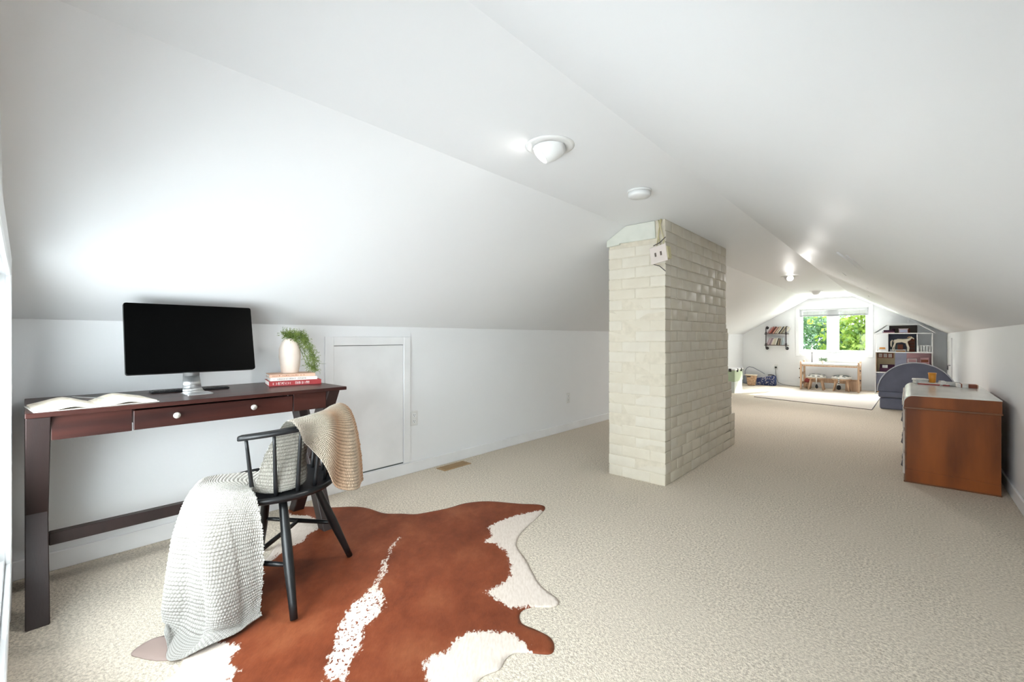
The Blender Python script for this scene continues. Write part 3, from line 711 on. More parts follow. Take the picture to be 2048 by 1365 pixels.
PATCH = RUGPATCHES = __import__('json').loads('[[[-1.682, 2.144], [-1.749, 1.968], [-1.762, 1.828], [-1.754, 1.755], [-1.661, 1.688], [-1.641, 1.601], [-1.581, 1.639], [-1.478, 1.604], [-1.394, 1.534], [-1.323, 1.467], [-1.305, 1.41], [-1.311, 1.292], [-1.255, 1.289], [-1.167, 1.287], [-1.112, 1.345], [-0.995, 1.395], [-1.037, 1.517], [-1.234, 1.573], [-1.435, 1.737], [-1.609, 2.162]], [[-1.152, 0.854], [-1.184, 0.905], [-1.16, 0.962], [-1.183, 1.022], [-1.18, 1.072], [-1.138, 1.122], [-1.066, 1.175], [-0.986, 1.169], [-0.949, 1.15], [-0.928, 1.135], [-0.915, 0.949], [-0.99, 0.838], [-1.085, 0.83]], [[-2.017, 1.342], [-1.961, 1.264], [-1.877, 1.185], [-1.846, 1.141], [-1.762, 1.072], [-1.704, 1.004], [-1.65, 0.883], [-1.602, 0.83], [-1.541, 0.764], [-1.477, 0.728], [-1.434, 0.68], [-1.391, 0.652], [-1.349, 0.625], [-1.302, 0.667], [-1.325, 0.686], [-1.373, 0.735], [-1.413, 0.785], [-1.483, 0.833], [-1.513, 0.911], [-1.559, 0.964], [-1.646, 1.012], [-1.691, 1.016], [-1.763, 1.096], [-1.844, 1.158], [-1.944, 1.247]], [[-2.537, 0.745], [-3.124, 0.994], [-2.916, 1.081], [-2.765, 1.076], [-2.668, 1.141], [-2.464, 1.155], [-2.406, 1.017], [-2.349, 0.981], [-2.341, 0.889], [-2.257, 0.786], [-2.23, 0.728], [-2.248, 0.66]], [[-1.735, 0.495], [-1.782, 0.468], [-1.818, 0.443], [-1.786, 0.377], [-1.829, 0.352], [-1.812, 0.34], [-1.69, 0.252], [-1.526, 0.355], [-1.544, 0.429], [-1.569, 0.43], [-1.592, 0.458], [-1.65, 0.445], [-1.704, 0.494]]]')
wh = np.full(len(RV), -9.)
for pg in PATCH: wh = np.maximum(wh, sdf(RV, pg))
tongue = sdf(RV, [(-2.1, .2), (-1.85, .2), (-1.80, .33), (-1.845, .40), (-2.1, .45)])
hgt = .006 + .0015 * np.sin(RV[:, 0] * 9) * np.cos(RV[:, 1] * 7)
ed = sdf(RV, OUT); hgt = np.where(ed < .01, .003, hgt); ed = sdf(RV, PATCH[2])
mv = [(x, y, z_) for (x, y), z_ in zip(RV, hgt)]; mb = [(x, y, .0008) for x, y in RV]
nV = len(RV); faces = [tuple(t) for t in tris] + [tuple(nV + q for q in reversed(t)) for t in tris]
from collections import Counter
ec = Counter(); dire = {}
for t in tris:
    for i in range(3): a_, b_ = t[i], t[(i + 1) % 3]; ec[frozenset((a_, b_))] += 1; dire[frozenset((a_, b_))] = (a_, b_)
for k_, c_ in ec.items():
    if c_ == 1: a_, b_ = dire[k_]; faces.append((b_, a_, a_ + nV, b_ + nV))
me = bpy.data.meshes.new('cowhide_rug'); me.from_pydata(mv + mb, [], faces)
at = me.attributes.new('hide', 'FLOAT_VECTOR', 'POINT'); at.data.foreach_set('vector', np.concatenate([np.stack([wh, tongue, ed], 1)] * 2).astype(np.float32).ravel())
m = bpy.data.materials.new('cowhide_hair'); m.use_nodes = True; n = m.node_tree.nodes; l = m.node_tree.links; p = n['Principled BSDF']
p.inputs['Roughness'].default_value = .6; p.inputs['Specular IOR Level'].default_value = .2
aa = n.new('ShaderNodeAttribute'); aa.attribute_name = 'hide'; sp = n.new('ShaderNodeSeparateXYZ'); l.new(aa.outputs['Vector'], sp.inputs[0])
tc = n.new('ShaderNodeTexCoord'); mp = n.new('ShaderNodeMapping'); mp.inputs['Rotation'].default_value = (0, 0, math.atan2(.726, .688)); l.new(tc.outputs['Object'], mp.inputs[0])
def noise(sc, st=(1, 1, 1), det=5, rough=.6):
    q = n.new('ShaderNodeMapping'); q.inputs['Scale'].default_value = st; l.new(mp.outputs[0], q.inputs[0])
    z_ = n.new('ShaderNodeTexNoise'); z_.inputs['Scale'].default_value = sc; z_.inputs['Detail'].default_value = det; z_.inputs['Roughness'].default_value = rough; l.new(q.outputs[0], z_.inputs[0]); return z_.outputs[0]
def math_(op, a_, b_):
    q = n.new('ShaderNodeMath'); q.operation = op
    for i, x_ in enumerate((a_, b_)):
        if hasattr(x_, 'links'): l.new(x_, q.inputs[i])
        else: q.inputs[i].default_value = x_
    return q.outputs[0]
edge_n = math_('MULTIPLY', math_('SUBTRACT', noise(38, (1, 1.8, 1), 6, .7), .5), .10)
spk = n.new('ShaderNodeMapRange'); spk.inputs[1].default_value = .60; spk.inputs[2].default_value = .64; l.new(noise(70, (1, 1.5, 1), 2, .5), spk.inputs[0])
msk = n.new('ShaderNodeMapRange'); msk.inputs[1].default_value = .002; msk.inputs[2].default_value = .012; l.new(sp.outputs[2], msk.inputs[0])
fac = math_('SUBTRACT', math_('ADD', sp.outputs[0], edge_n), math_('MULTIPLY', math_('MULTIPLY', spk.outputs[0], msk.outputs[0]), .09))
mr = n.new('ShaderNodeMapRange'); mr.inputs[1].default_value = -.004; mr.inputs[2].default_value = .004; l.new(fac, mr.inputs[0])
bcol = rampn(noise(3.2, (1, 1.4, 1), 5, .65), [(.30, hx('66301a')), (.5, hx('7d3f25')), (.70, hx('8f5234'))])
bc2 = n.new('ShaderNodeMix'); bc2.data_type = 'RGBA'; bc2.blend_type = 'MULTIPLY'; bc2.inputs[0].default_value = .5; l.new(bcol, bc2.inputs[6])
l.new(rampn(noise(55, (1, 5, 1), 4), [(.3, (.72, .70, .68)), (.7, (1, 1, 1))]), bc2.inputs[7])
tg = n.new('ShaderNodeMix'); tg.data_type = 'RGBA'; tr_ = n.new('ShaderNodeMapRange'); tr_.inputs[1].default_value = -.02; tr_.inputs[2].default_value = .02; l.new(sp.outputs[1], tr_.inputs[0])
l.new(tr_.outputs[0], tg.inputs[0]); l.new(bc2.outputs[2], tg.inputs[6]); tg.inputs[7].default_value = (*hx('a08d86'), 1)
mx = n.new('ShaderNodeMix'); mx.data_type = 'RGBA'; l.new(mr.outputs[0], mx.inputs[0]); l.new(tg.outputs[2], mx.inputs[6])
l.new(rampn(noise(30, (1, 4, 1)), [(.3, hx('cfc1b4')), (.6, hx('ded2c7'))]), mx.inputs[7]); l.new(mx.outputs[2], p.inputs['Base Color'])
bp = n.new('ShaderNodeBump'); bp.inputs['Strength'].default_value = .25; bp.inputs['Distance'].default_value = .002; l.new(noise(120, (1, 5, 1)), bp.inputs['Height']); l.new(bp.outputs[0], p.inputs['Normal'])
rg = obj('cowhide_rug', me, m, None, True); tagp(rg, 'reddish brown and white cowhide rug on the beige carpet', 'rug')

# ------------------------------------------------------------ dresser (end panel towards the camera)
DX0, DX1, DY0, DY1, DZ = -.022, .470, 4.39, 5.66, .642
ds = thing('dresser', 'low brown veneered dresser with a pale worn top on the right', 'dresser', ((DX0 + DX1) / 2, (DY0 + DY1) / 2, 0))
def T(bm): bmesh.ops.translate(bm, verts=bm.verts, vec=(-(DX0 + DX1) / 2, -(DY0 + DY1) / 2, 0)); return bm
r_ = .055
arc = [(DX0 + r_ - r_ * math.cos(math.radians(t)), DZ - r_ + r_ * math.sin(math.radians(t))) for t in range(0, 91, 9)]
ztm = .560
band = [(DX0, ztm)] + arc + [(DX1, DZ), (DX1, ztm)]
obj('top_case', T(prism(B(), band, DY0, DY1)), M['dresser'], ds, label='brown upper band with a rounded front corner')
sk = [(DX0 - .003, ztm + .012)] + [(DX0 + r_ - (r_ + .004) * math.cos(math.radians(t)), DZ - r_ + (r_ + .004) * math.sin(math.radians(t))) for t in range(0, 91, 9)] + [(DX1 + .003, DZ + .004), (DX1 + .003, DZ)] + arc[::-1] + [(DX0, ztm + .012)]
obj('top_surface', T(prism(B(), sk, DY0 + .004, DY1 + .003)), M['dresser_top'], ds, label='pale worn top curving over the front edge')
obj('moulding', T(box(B(), DX0 - .004, DX1 + .004, DY0 - .006, DY1, ztm - .014, ztm, .003)), M['dresser_edge'], ds)
obj('body', T(box(B(), DX0 + .012, DX1 - .004, DY0 + .006, DY1, .006, ztm - .014)), M['dresser'], ds)
obj('base_rail', T(prism(B(), [(DX0 + .012, .006), (DX1 - .004, .006), (DX1 - .004, .075), (DX1 - .05, .08), (.2, .09), (DX0 + .06, .098), (DX0 + .012, .098)], DY0 + .002, DY0 + .008)), M['dresser'], ds)
obj('base_strip', T(box(B(), DX0 - .002, DX1, DY0 - .002, DY1, 0, .010, .002)), M['dresser_edge'], ds)
obj('upper_drawer', T(box(B(), DX0 - .012, DX0 + .004, DY0 + .05, DY1 - .03, ztm + .004, DZ - .045, .003)), M['dresser_front'], ds, label='whitewashed drawer front')
obj('corner_post', T(box(B(), DX0 + .004, DX0 + .014, DY0 + .004, DY0 + .03, .006, ztm - .014, .002)), M['dresser_edge'], ds)
for k, (za, zb) in enumerate(((.395, .535), (.225, .375), (.05, .205))):
    dd = obj('drawer', T(box(B(), DX0 - .008, DX0 + .014, DY0 + .045, DY1 - .03, za, zb, .004)), M['dresser_front'], ds, label='whitewashed drawer front')
    for y in (DY0 + .30, DY1 - .30):
        obj('handle', T(box(B(), DX0 - .014, DX0 - .007, y - .05, y + .05, (za + zb) / 2 - .012, (za + zb) / 2 + .012, .003)), M['iron'], dd)
    zc = (za + zb) / 2
    obj('handle', T(prism(B(), [(DX0 - .008, zc + .03), (DX0 - .018, zc - .02), (DX0 - .008, zc - .03)], DY0 + .06, DY0 + .10)), M['iron'], dd)
# clutter on the dresser
ZD = DZ + .004
t = thing('plastic_box', 'small frosted plastic box at the left front of the dresser clutter', 'box', (.085, 5.56, ZD), .3)
obj('tub', box(box(B(), -.045, .045, -.04, .04, 0, .035, .006), -.05, .05, -.045, .045, .033, .041, .003), M['clearish'], t); obj('lid', box(B(), -.048, .048, -.043, .043, .041, .048, .003), M['paper_w'], t)
t = thing('paper_booklet', 'red-edged white booklet lying flat under the orange cup', 'booklet', (.185, 5.53, ZD), -.25)
obj('cover', box(B(), -.105, .105, -.07, .07, 0, .010, .001), M['red'], t); obj('page_block', box(B(), -.10, .10, -.066, .068, .010, .016, .001), M['paper_w'], t)
t = thing('orange_cup', 'orange ribbed plastic cup standing on the dresser booklet', 'cup', (.165, 5.56, ZD + .016))
b = B(); lathe(b, [(.020, 0), (.024, .004), (.026, .05), (.028, .088), (.025, .088), (.023, .01)], 24); obj('wall', b, M['orange'], t, True)
b = B(); lathe(b, [(.028, .078), (.0295, .080), (.0295, .088), (.028, .090)], 24); obj('rim', b, M['orange'], t, True)
t = thing('wrapped_package', 'crinkled clear wrapper of white supplies in the middle of the dresser clutter', 'package', (.275, 5.50, ZD), .1)
b = box(B(), -.07, .07, -.05, .05, 0, .030, .010, seg=2)
for v in b.verts: v.co.z = max(0, v.co.z + rnd.uniform(-.005, .006)); v.co.x += rnd.uniform(-.004, .004)
obj('wrapper', b, M['clearish'], t); obj('label_strip', box(B(), -.066, -.03, -.056, .048, .012, .04, .002), M['paper_w'], t)
t = thing('white_carton', 'low pale carton with brown bands beside the brown box on the dresser', 'box', (.345, 5.42, ZD), .05)
obj('carton', box(B(), -.035, .035, -.06, .06, 0, .030, .002), M['paper_w'], t); obj('band', box(B(), -.012, -.004, -.0605, .0605, -.0, .0305), M['brown_card'], t)
t = thing('brown_box', 'small brown cardboard box at the right end of the dresser clutter', 'box', (.405, 5.40, ZD), .05)
obj('carton', box(B(), -.026, .026, -.05, .05, 0, .028, .002), M['brown_card'], t); obj('end_flap', box(B(), .024, .031, -.048, .048, .001, .029), M['pink_cover'], t)

# ------------------------------------------------------------ play sofa
sf = thing('play_sofa', 'grey-blue velvet play couch with an upright half-round cushion behind the dresser', 'sofa', (.085, 8.72, 0))
def cushion(nm, x0, x1, y0, y1, z0, z1, bv=.035):
    return obj(nm, box(B(), x0, x1, y0, y1, z0, z1, bv, seg=4), M['sofa'], sf, True)
cushion('base_cushion', -.405, .425, -.06, .72, 0, .175); cushion('seat_cushion', -.42, .43, -.08, .72, .177, .262, .03)
hr = .43; pts = [(-hr * math.cos(math.radians(t)), .262 + hr * math.sin(math.radians(t)) * 1.04) for t in range(0, 181, 5)]
obj('half_round_cushion', prism(B(), [(-x, z_) for x, z_ in pts], -.06, .10, 'y', .012), M['sofa'], sf)
obj('piping', tube(B(), [(x * 1.003, -.064, z_) for x, z_ in pts], .007, 8), M['piping'], sf, True)

# ------------------------------------------------------------ dollhouse
dh = thing('dollhouse', 'tall white open dollhouse with a chamfered roof against the far wall', 'dollhouse', (-.07, 11.2, 0))
def P_(nm, x0, x1, z0, z1, y0=-.17, y1=.17, m='trim', bev=.002, lab=None): return obj(nm, box(B(), x0, x1, y0, y1, z0, z1, bev), M[m], dh, label=lab)
for a, c_ in ((-.405, -.392), (.392, .405)): P_('side_panel', a, c_, 0, .80)
for z_ in (.0, .40, .79, 1.148): P_('floor_board', -.41, .41, z_, z_ + .018)
P_('post', -.405, -.392, .808, 1.15, -.17, -.155); P_('post', .392, .405, .808, 1.15, -.17, -.155); P_('post', -.405, -.392, .808, 1.15, .15, .165); P_('post', .392, .405, .808, 1.15, .15, .165)
P_('partition', -.225, -.210, .808, 1.148); P_('partition', .19, .205, .808, 1.148)
P_('back_panel', -.21, .19, .808, 1.148, .155, .168, 'sofa', 0, 'grey-blue back wall'); P_('back_panel', -.205, .20, 1.166, 1.31, .155, .168, 'shelf', 0)
M['lilac'] = mat('pale_lilac_card', hx('bfc4de'), .6); M['rose'] = mat('dusty_rose_card', hx('c99fa6'), .6); M['plum'] = mat('plum_fabric', hx('4b2540'), .8); M['beige'] = mat('printed_beige_card', hx('c9b795'), .6)
P_('back_panel', -.392, -.12, .418, .79, .155, .168, 'beige', 0, 'beige back wall'); P_('back_panel', -.12, .05, .418, .79, .155, .168, 'lilac', 0, 'lilac back wall'); P_('back_panel', .05, .392, .418, .79, .155, .168, 'rose', 0, 'dusty pink back wall')
P_('back_panel', -.392, .392, .018, .40, .155, .168, 'lilac', 0)
P_('partition', -.40, -.385, .418, .79, -.165, .15, 'pine')
rf = B(); 
for A_, B_ in (((-.44, 1.150), (-.235, 1.318)), ((-.235, 1.318), (.21, 1.318)), ((.21, 1.318), (.44, 1.150))):
    v_ = Vector((B_[0] - A_[0], B_[1] - A_[1])).normalized(); nx, nz = -v_.y * .016, v_.x * .016
    prism(rf, [A_, B_, (B_[0] + nx, B_[1] + nz), (A_[0] + nx, A_[1] + nz)], -.18, .18)
obj('roof', rf, M['trim'], dh)
prism(b := B(), [(-.44, 1.15), (-.235, 1.318), (-.245, 1.30), (-.40, 1.166), (-.30, 1.166), (-.36, 1.166)][:4], .155, .168); obj('roof_panel', b, M['trim'], dh)
obj('railing', (lambda b: [box(b, .205, .41, -.178, -.170, .925, .935), box(b, .205, .41, -.178, -.170, .81, .82)] + [box(b, .205 + k * .0385, .217 + k * .0385, -.178, -.170, .82, .93) for k in range(6)] and b)(B()), M['trim'], dh)
def toy(name, label, cat_, x, y, z, parts, rz=0, group='dollhouse toys'):
    t = thing(name, label, cat_, (-.07 + x, 11.2 + y, z), rz, group)
    for nm, (x0, x1, y0, y1, z0, z1), m_ in parts: obj(nm, box(B(), x0, x1, y0, y1, z0, z1, .002), M[m_], t)
    return t
toy('toy_bed', 'plum and pink toy bed under the dollhouse roof', 'toy', -.21, -.08, 1.166, [('frame', (-.08, .09, -.05, .05, 0, .018), 'rose'), ('blanket', (-.07, .08, -.045, .045, .018, .055), 'plum'), ('headboard', (-.088, -.08, -.05, .05, 0, .04), 'lilac')])
toy('toy_cabinet', 'pale pink toy cabinet under the dollhouse roof', 'toy', .005, -.08, 1.166, [('case', (-.065, .065, -.04, .04, 0, .075), 'rose'), ('front', (-.055, .055, -.044, -.04, .01, .062), 'lilac'), ('crown', (-.07, .07, -.045, .045, .072, .08), 'trim')])
toy('toy_beam', 'long wooden toy plank lying under the dollhouse roof', 'toy', -.02, .08, 1.166, [('plank', (-.16, .18, -.03, .03, .085, .115), 'shelf'), ('support', (.06, .12, -.03, .03, 0, .085), 'brown_card'), ('support', (-.14, -.10, -.03, .03, 0, .085), 'plum')])
toy('toy_basket', 'orange-tan toy basket on the left dollhouse balcony', 'toy', -.30, -.08, .853, [('basket', (-.04, .045, -.03, .03, 0, .036), 'orange'), ('tray', (-.052, .056, -.04, .04, -.0, .006), 'straw')])
toy('toy_bench', 'white toy bench on the left dollhouse balcony carrying the basket', 'toy', -.30, -.08, .808, [('seat', (-.075, .075, -.05, .05, .035, .045), 'trim'), ('side', (-.075, -.065, -.05, .05, 0, .035), 'trim'), ('side', (.065, .075, -.05, .05, 0, .035), 'trim')])
toy('toy_shelf', 'tall brown toy shelf behind the toy horse', 'toy', .12, .09, .808, [('back', (-.05, .05, .02, .03, 0, .265), 'brown_card'), ('side', (-.055, -.045, -.03, .03, 0, .265), 'shelf'), ('side', (.045, .055, -.03, .03, 0, .265), 'shelf')] + [('shelf', (-.05, .05, -.03, .03, z_, z_ + .008), 'shelf') for z_ in (.06, .12, .18, .257)])
toy('toy_counter', 'plum and brown toy counter behind the toy horse', 'toy', -.08, .06, .808, [('case', (-.11, .0, -.03, .04, .04, .165), 'zgrey'), ('case', (.0, .08, -.03, .04, .04, .14), 'brown_card'), ('base', (-.11, .12, -.03, .04, 0, .045), 'trim'), ('tray', (-.02, .11, -.06, -.03, 0, .02), 'orange')])
toy('toy_book_rack', 'dark toy rack with pale books in the middle dollhouse storey', 'toy', -.255, .05, .418, [('frame', (-.115, .115, .07, .09, .26, .355), 'brown_card')] + [('book', (-.105 + k * .072, -.05 + k * .072, .06, .071, z_, z_ + .018), 'paper_w') for k in range(3) for z_ in (.275, .30, .325)])
toy('toy_sofa', 'plum toy sofa in the middle dollhouse storey', 'toy', -.24, -.02, .418, [('seat', (-.10, .12, -.06, .06, 0, .075), 'plum'), ('backrest', (-.10, .12, .04, .06, .07, .14), 'plum'), ('cushion', (-.06, .02, -.05, .03, .075, .13), 'clearish')])
toy('toy_dresser', 'pink toy dresser on the right of the middle dollhouse storey', 'toy', .30, .03, .418, [('case', (-.06, .06, -.04, .04, .0, .29), 'rose'), ('drawer', (-.05, .05, -.046, -.04, .20, .25), 'brown_card'), ('drawer', (-.05, .05, -.046, -.04, .13, .18), 'red')])
toy('toy_window', 'pink framed toy window board in the middle dollhouse storey', 'toy', .13, .12, .60, [('frame', (-.065, .065, 0, .02, 0, .075), 'trim'), ('pane', (-.055, .055, -.003, 0, .01, .065), 'rose')])
toy('toy_box', 'mustard toy box in the bottom dollhouse storey', 'toy', -.27, -.05, .018, [('case', (-.10, .10, -.08, .08, 0, .15), 'orange'), ('lid', (-.102, .102, -.082, .082, .15, .16), 'beige')])
# toy horse: one continuous body
def skin(name, verts, edges, parent, m_, sub=2, root=0, loc=(0, 0, 0)):
    me = bpy.data.meshes.new(name); me.from_pydata([v[:3] for v in verts], edges, [])
    o = bpy.data.objects.new(name, me); C.objects.link(o); o.modifiers.new('s', 'SKIN'); o.modifiers.new('d', 'SUBSURF').levels = sub; o.modifiers['d'].render_levels = sub
    for i, v in enumerate(verts): sv = me.skin_vertices[0].data[i]; sv.radius = (v[3], v[3]); sv.use_root = (i == root)
    dg = bpy.context.evaluated_depsgraph_get(); dg.update(); nm = bpy.data.meshes.new_from_object(o.evaluated_get(dg)); bpy.data.objects.remove(o)
    return obj(name, nm, m_, parent, True)
hs = thing('toy_horse', 'cream toy horse standing in the dollhouse with its head to the right', 'toy', (-.07 + .0, 11.2 - .10, .808), 0, 'dollhouse toys')
M['horse'] = mat('cream_horse', hx('e6dccb'), .6)
hv = [(-.05, 0, .215, .034), (.03, 0, .21, .03), (-.11, 0, .215, .030), (-.14, 0, .22, .018), (.085, 0, .235, .024), (.115, 0, .268, .016), (.135, 0, .265, .012), (.155, 0, .24, .008),
      (-.115, .018, .15, .014), (-.125, .018, .08, .008), (-.12, .018, .01, .009), (-.115, -.018, .15, .014), (-.145, -.018, .08, .008), (-.14, -.018, .01, .009),
      (.05, .018, .15, .013), (.065, .018, .08, .008), (.06, .018, .01, .009), (.06, -.018, .15, .013), (.085, -.018, .08, .008), (.075, -.018, .01, .009)]
skin('body', hv, [(0, 1), (0, 2), (2, 3), (1, 4), (4, 5), (5, 6), (6, 7), (2, 8), (8, 9), (9, 10), (2, 11), (11, 12), (12, 13), (1, 14), (14, 15), (15, 16), (1, 17), (17, 18), (18, 19)], hs, M['horse'])
obj('tail', tube(B(), [(-.15, 0, .225), (-.17, 0, .19), (-.172, 0, .13), (-.168, 0, .09)], [.008, .014, .012, .004], 8), M['horse'], hs, True)
obj('mane', tube(B(), [(.06, 0, .265), (.09, 0, .285), (.115, 0, .285)], [.007, .011, .006], 8), M['straw'], hs, True)
for y in (-.006, .006): obj('ear', lathe(B(), [(.004, .278), (.0035, .29), (.0005, .298)], 8, c=(.118, y)), M['horse'], hs, True)

# ------------------------------------------------------------ kids' table + stools
kt = thing('kids_table', 'pale pine childrens table with white top under the far window', 'table', (-1.19, 11.10, 0))
for s_ in (-1, 1):
    x = s_ * .475
    for y in (-.20, .20): obj('leg', box(B(), x - .016, x + .016, y - .035, y + .035, 0, .60 if y > 0 else .585, .004), M['pine'], kt)
    for z_ in (.10, .30, .50): obj('side_rail', box(B(), x - .012, x + .012, -.165, .165, z_, z_ + .05, .003), M['pine'], kt)
    for z_, y in ((.43, -.20), (.24, -.20)): obj('bolt', lathe(B(), [(.012, 0), (.014, .006), (.010, .018), (.001, .020)], 12, Matrix.Translation((x + s_ * .016, y, z_)) @ Matrix.Rotation(s_ * PI / 2, 4, 'Y')), M['iron'], kt)
obj('table_top', box(B(), -.455, .455, -.245, .245, .515, .548, .006), M['hide_w'], kt)
obj('top_frame', box(B(), -.455, .455, -.235, -.215, .485, .515, .002), M['pine'], kt)
obj('cross_rail', box(B(), -.459, .459, .18, .20, .13, .22, .003), M['pine'], kt)
def dome(r_): return float(np.interp(r_, [0, .07, .13, .16, .168], [.324, .320, .308, .290, .268]))
def stool(x, y, label, zebra):
    t = thing('kids_stool', label, 'stool', (x, y, 0), 0, 'childrens stools with animal cushions')
    obj('seat', lathe(B(), [(.001, .232), (.15, .232), (.152, .238), (.152, .252), (.148, .256), (.001, .256)], 32), M['pine'], t, True)
    for sx, sy in ((-1, -1), (1, -1), (-1, 1), (1, 1)):
        a_, b_ = Vector((sx * .125, sy * .10, .008)), Vector((sx * .085, sy * .07, .236)); obj('leg', tube(B(), [a_, b_], [.013, .019], 12), M['pine'], t, True)
    cu = obj('cushion', lathe(B(), [(.001, .256), (.155, .256), (.168, .268), (.160, .290), (.13, .308), (.07, .320), (.001, .324)], 36), M['hide_w'], t, True)
    if not zebra:
        for ax, ay, rr in ((-.11, -.10, .026), (-.035, -.145, .030), (.05, -.14, .030), (.125, -.08, .024), (-.05, .0, .035), (.04, .01, .04), (-.11, .06, .03), (.11, .05, .03), (0, .1, .035)):
            rr_ = math.hypot(ax, ay); z_ = dome(rr_)
            obj('spot', lathe(B(), [(.001, z_ - .010), (rr * .7, z_ - .007), (rr, z_), (rr * .7, z_ + .006), (.001, z_ + .008)], 12, c=(ax, ay)), M['zgrey'], cu, True)
        pts = [(.02, -.165, .265), (.02, -.172, .20), (.02, -.172, .13)]; obj('tail', tube(B(), pts, [.012, .008, .006], 8), M['hide_w'], t, True)
        b = B(); lathe(b, [(.004, -.045), (.022, -.03), (.024, 0), (.016, .03), (.004, .045)], 14, Matrix.Translation((.025, -.175, .09))); obj('tail_tuft', b, M['hide_b'], t, True)
    else:
        for k in range(5):
            y_ = -.13 + k * .055; w_ = math.sqrt(max(0, .150 ** 2 - y_ ** 2)) * .98
            for a_, b_ in ((-w_, -.02), (.015, w_)):
                P = [(a_ + (b_ - a_) * q / 8, y_, dome(math.hypot(a_ + (b_ - a_) * q / 8, y_)) - .004) for q in range(9)]
                obj('stripe', tube(B(), P, [.004] + [.011] * 7 + [.004], 8), M['zgrey'], cu, True)
        obj('tail', tube(B(), [(-.03, -.16, .275), (-.03, -.172, .22), (-.03, -.172, .15)], .013, 8), M['hide_w'], t, True)
        for z_ in (.25, .215, .18): obj('stripe', tube(B(), [(-.03, -.172, z_), (-.03, -.172, z_ - .014)], .0145, 10), M['hide_b'], t)
        b = B(); lathe(b, [(.006, -.05), (.034, -.035), (.038, 0), (.028, .035), (.006, .045)], 14, Matrix.Translation((-.03, -.175, .095))); obj('tail_tuft', b, M['hide_b'], t, True)
    return t
stool(-1.40, 10.93, 'small pine stool with a spotted cushion and dangling tail, left of the two', False)
stool(-.985, 10.93, 'small pine stool with a striped cushion and striped tail, right of the two', True)
t = thing('candle_holder', 'slim dark candle holder with a white taper candle on the kids table', 'candle holder', (-1.49, 11.02, .548))
obj('base', lathe(B(), [(.055, 0), (.055, .008), (.01, .014), (.001, .014)], 28), M['iron'], t, True); obj('stem', lathe(B(), [(.007, .012), (.006, .20), (.011, .205), (.011, .22), (.001, .22)], 14), M['iron'], t, True)
obj('candle', lathe(B(), [(.010, .22), (.009, .40), (.004, .408), (.001, .409)], 14), M['paper_w'], t, True)
t = thing('potted_succulent', 'small grey-green plant in a pale pot on the kids table', 'plant', (-1.30, 11.0, .548))
obj('pot', lathe(B(), [(.026, 0), (.036, .05), (.038, .055), (.034, .055), (.03, .045), (.001, .045)], 24), M['vase'], t, True)
lf = B(); r = random.Random(9)
for k in range(60):
    d = Vector((r.gauss(0, 1), r.gauss(0, .8), abs(r.gauss(.8, .5)))).normalized(); L = r.uniform(.05, .10); w_ = d.cross(Vector((r.random(), r.random(), .1))).normalized() * .009; o_ = Vector((0, 0, .045)) + d * .015
    v_ = [o_, o_ + d * L * .5 + w_, o_ + d * L, o_ + d * L * .5 - w_]; lf.faces.new([lf.verts.new(q) for q in v_])
tagp(obj('leaves', lf, M['succ'], t), kind='stuff')
t = thing('sheet_of_paper', 'loose sheet of paper lying on the kids table', 'paper', (-1.10, 11.02, .548), .2); obj('sheet', box(B(), -.105, .105, -.07, .07, 0, .001), M['paper_w'], t)
t = thing('toy_bundle', 'red and tan toy bundle standing on the floor at the left under the kids table', 'toy', (-1.575, 11.15, 0), .3)
obj('sack', lathe(B(), [(.03, 0), (.06, .02), (.065, .08), (.045, .14), (.02, .16), (.001, .16)], 16), M['straw'], t, True)
obj('wrap', lathe(B(), [(.055, .13), (.07, .15), (.06, .20), (.03, .22), (.001, .22)], 12), M['red'], t, True)
t = thing('wooden_crate', 'pale pine crate on the floor under the right end of the kids table', 'crate', (-.84, 11.235, 0))
obj('front', box(B(), -.10, .10, -.16, -.145, 0, .20, .003), M['pine'], t); obj('back', box(B(), -.10, .10, .13, .145, 0, .20, .003), M['pine'], t)
obj('side', box(B(), -.10, -.085, -.145, .13, 0, .20, .002), M['pine'], t); obj('side', box(B(), .085, .10, -.145, .13, 0, .20, .002), M['pine'], t); obj('bottom', box(B(), -.085, .085, -.145, .13, 0, .012), M['pine'], t)

# cream rug on the far floor
r2 = B(); prism(r2, [(-2.07, 8.86), (-.40, 8.42), (-.36, 10.62), (-2.03, 10.8)], .0005, .009, 'z', .002)
fr_ = thing('area_rug', 'flat cream rug with a dark edge on the far floor', 'rug', (0, 0, 0)); obj('pile', r2, M['rug2'], fr_)
be = B(); c4 = [Vector((-2.07, 8.86, .004)), Vector((-.40, 8.42, .004)), Vector((-.36, 10.62, .004)), Vector((-2.03, 10.8, .004))]
for i in range(4): tube(be, [c4[i], c4[(i + 1) % 4]], .006, 6)
obj('binding', be, M['shelf'], fr_)

# ------------------------------------------------------------ wall shelf with books
wsf = thing('pipe_wall_shelf', 'two-tier iron pipe book shelf on the far wall left of the window', 'shelf', (-2.215, YF, .83))
for x in (-.20, .195):
    obj('pipe', tube(B(), [(x, -.02, .475), (x, -.12, .475), (x, -.135, .46), (x, -.135, .02), (x, -.12, .005), (x, -.02, .005)], .010, 10), M['iron'], wsf, True)
    for z_ in (.475, .005): obj('flange', lathe(B(), [(.034, 0), (.034, .008), (.018, .012), (.016, .022), (.001, .022)], 20, Matrix.Translation((x, -.0, z_)) @ Matrix.Rotation(PI / 2, 4, 'X')), M['iron'], wsf, True)
    for z_ in (.345, .09): obj('fitting', lathe(B(), [(.016, -.03), (.019, -.025), (.019, .025), (.016, .03)], 14, Matrix.Translation((x, -.135, z_))), M['iron'], wsf, True)
for z_ in (.325, .068): obj('shelf_board', box(B(), -.235, .23, -.14, -.004, z_, z_ + .014, .002), M['shelf'], wsf)
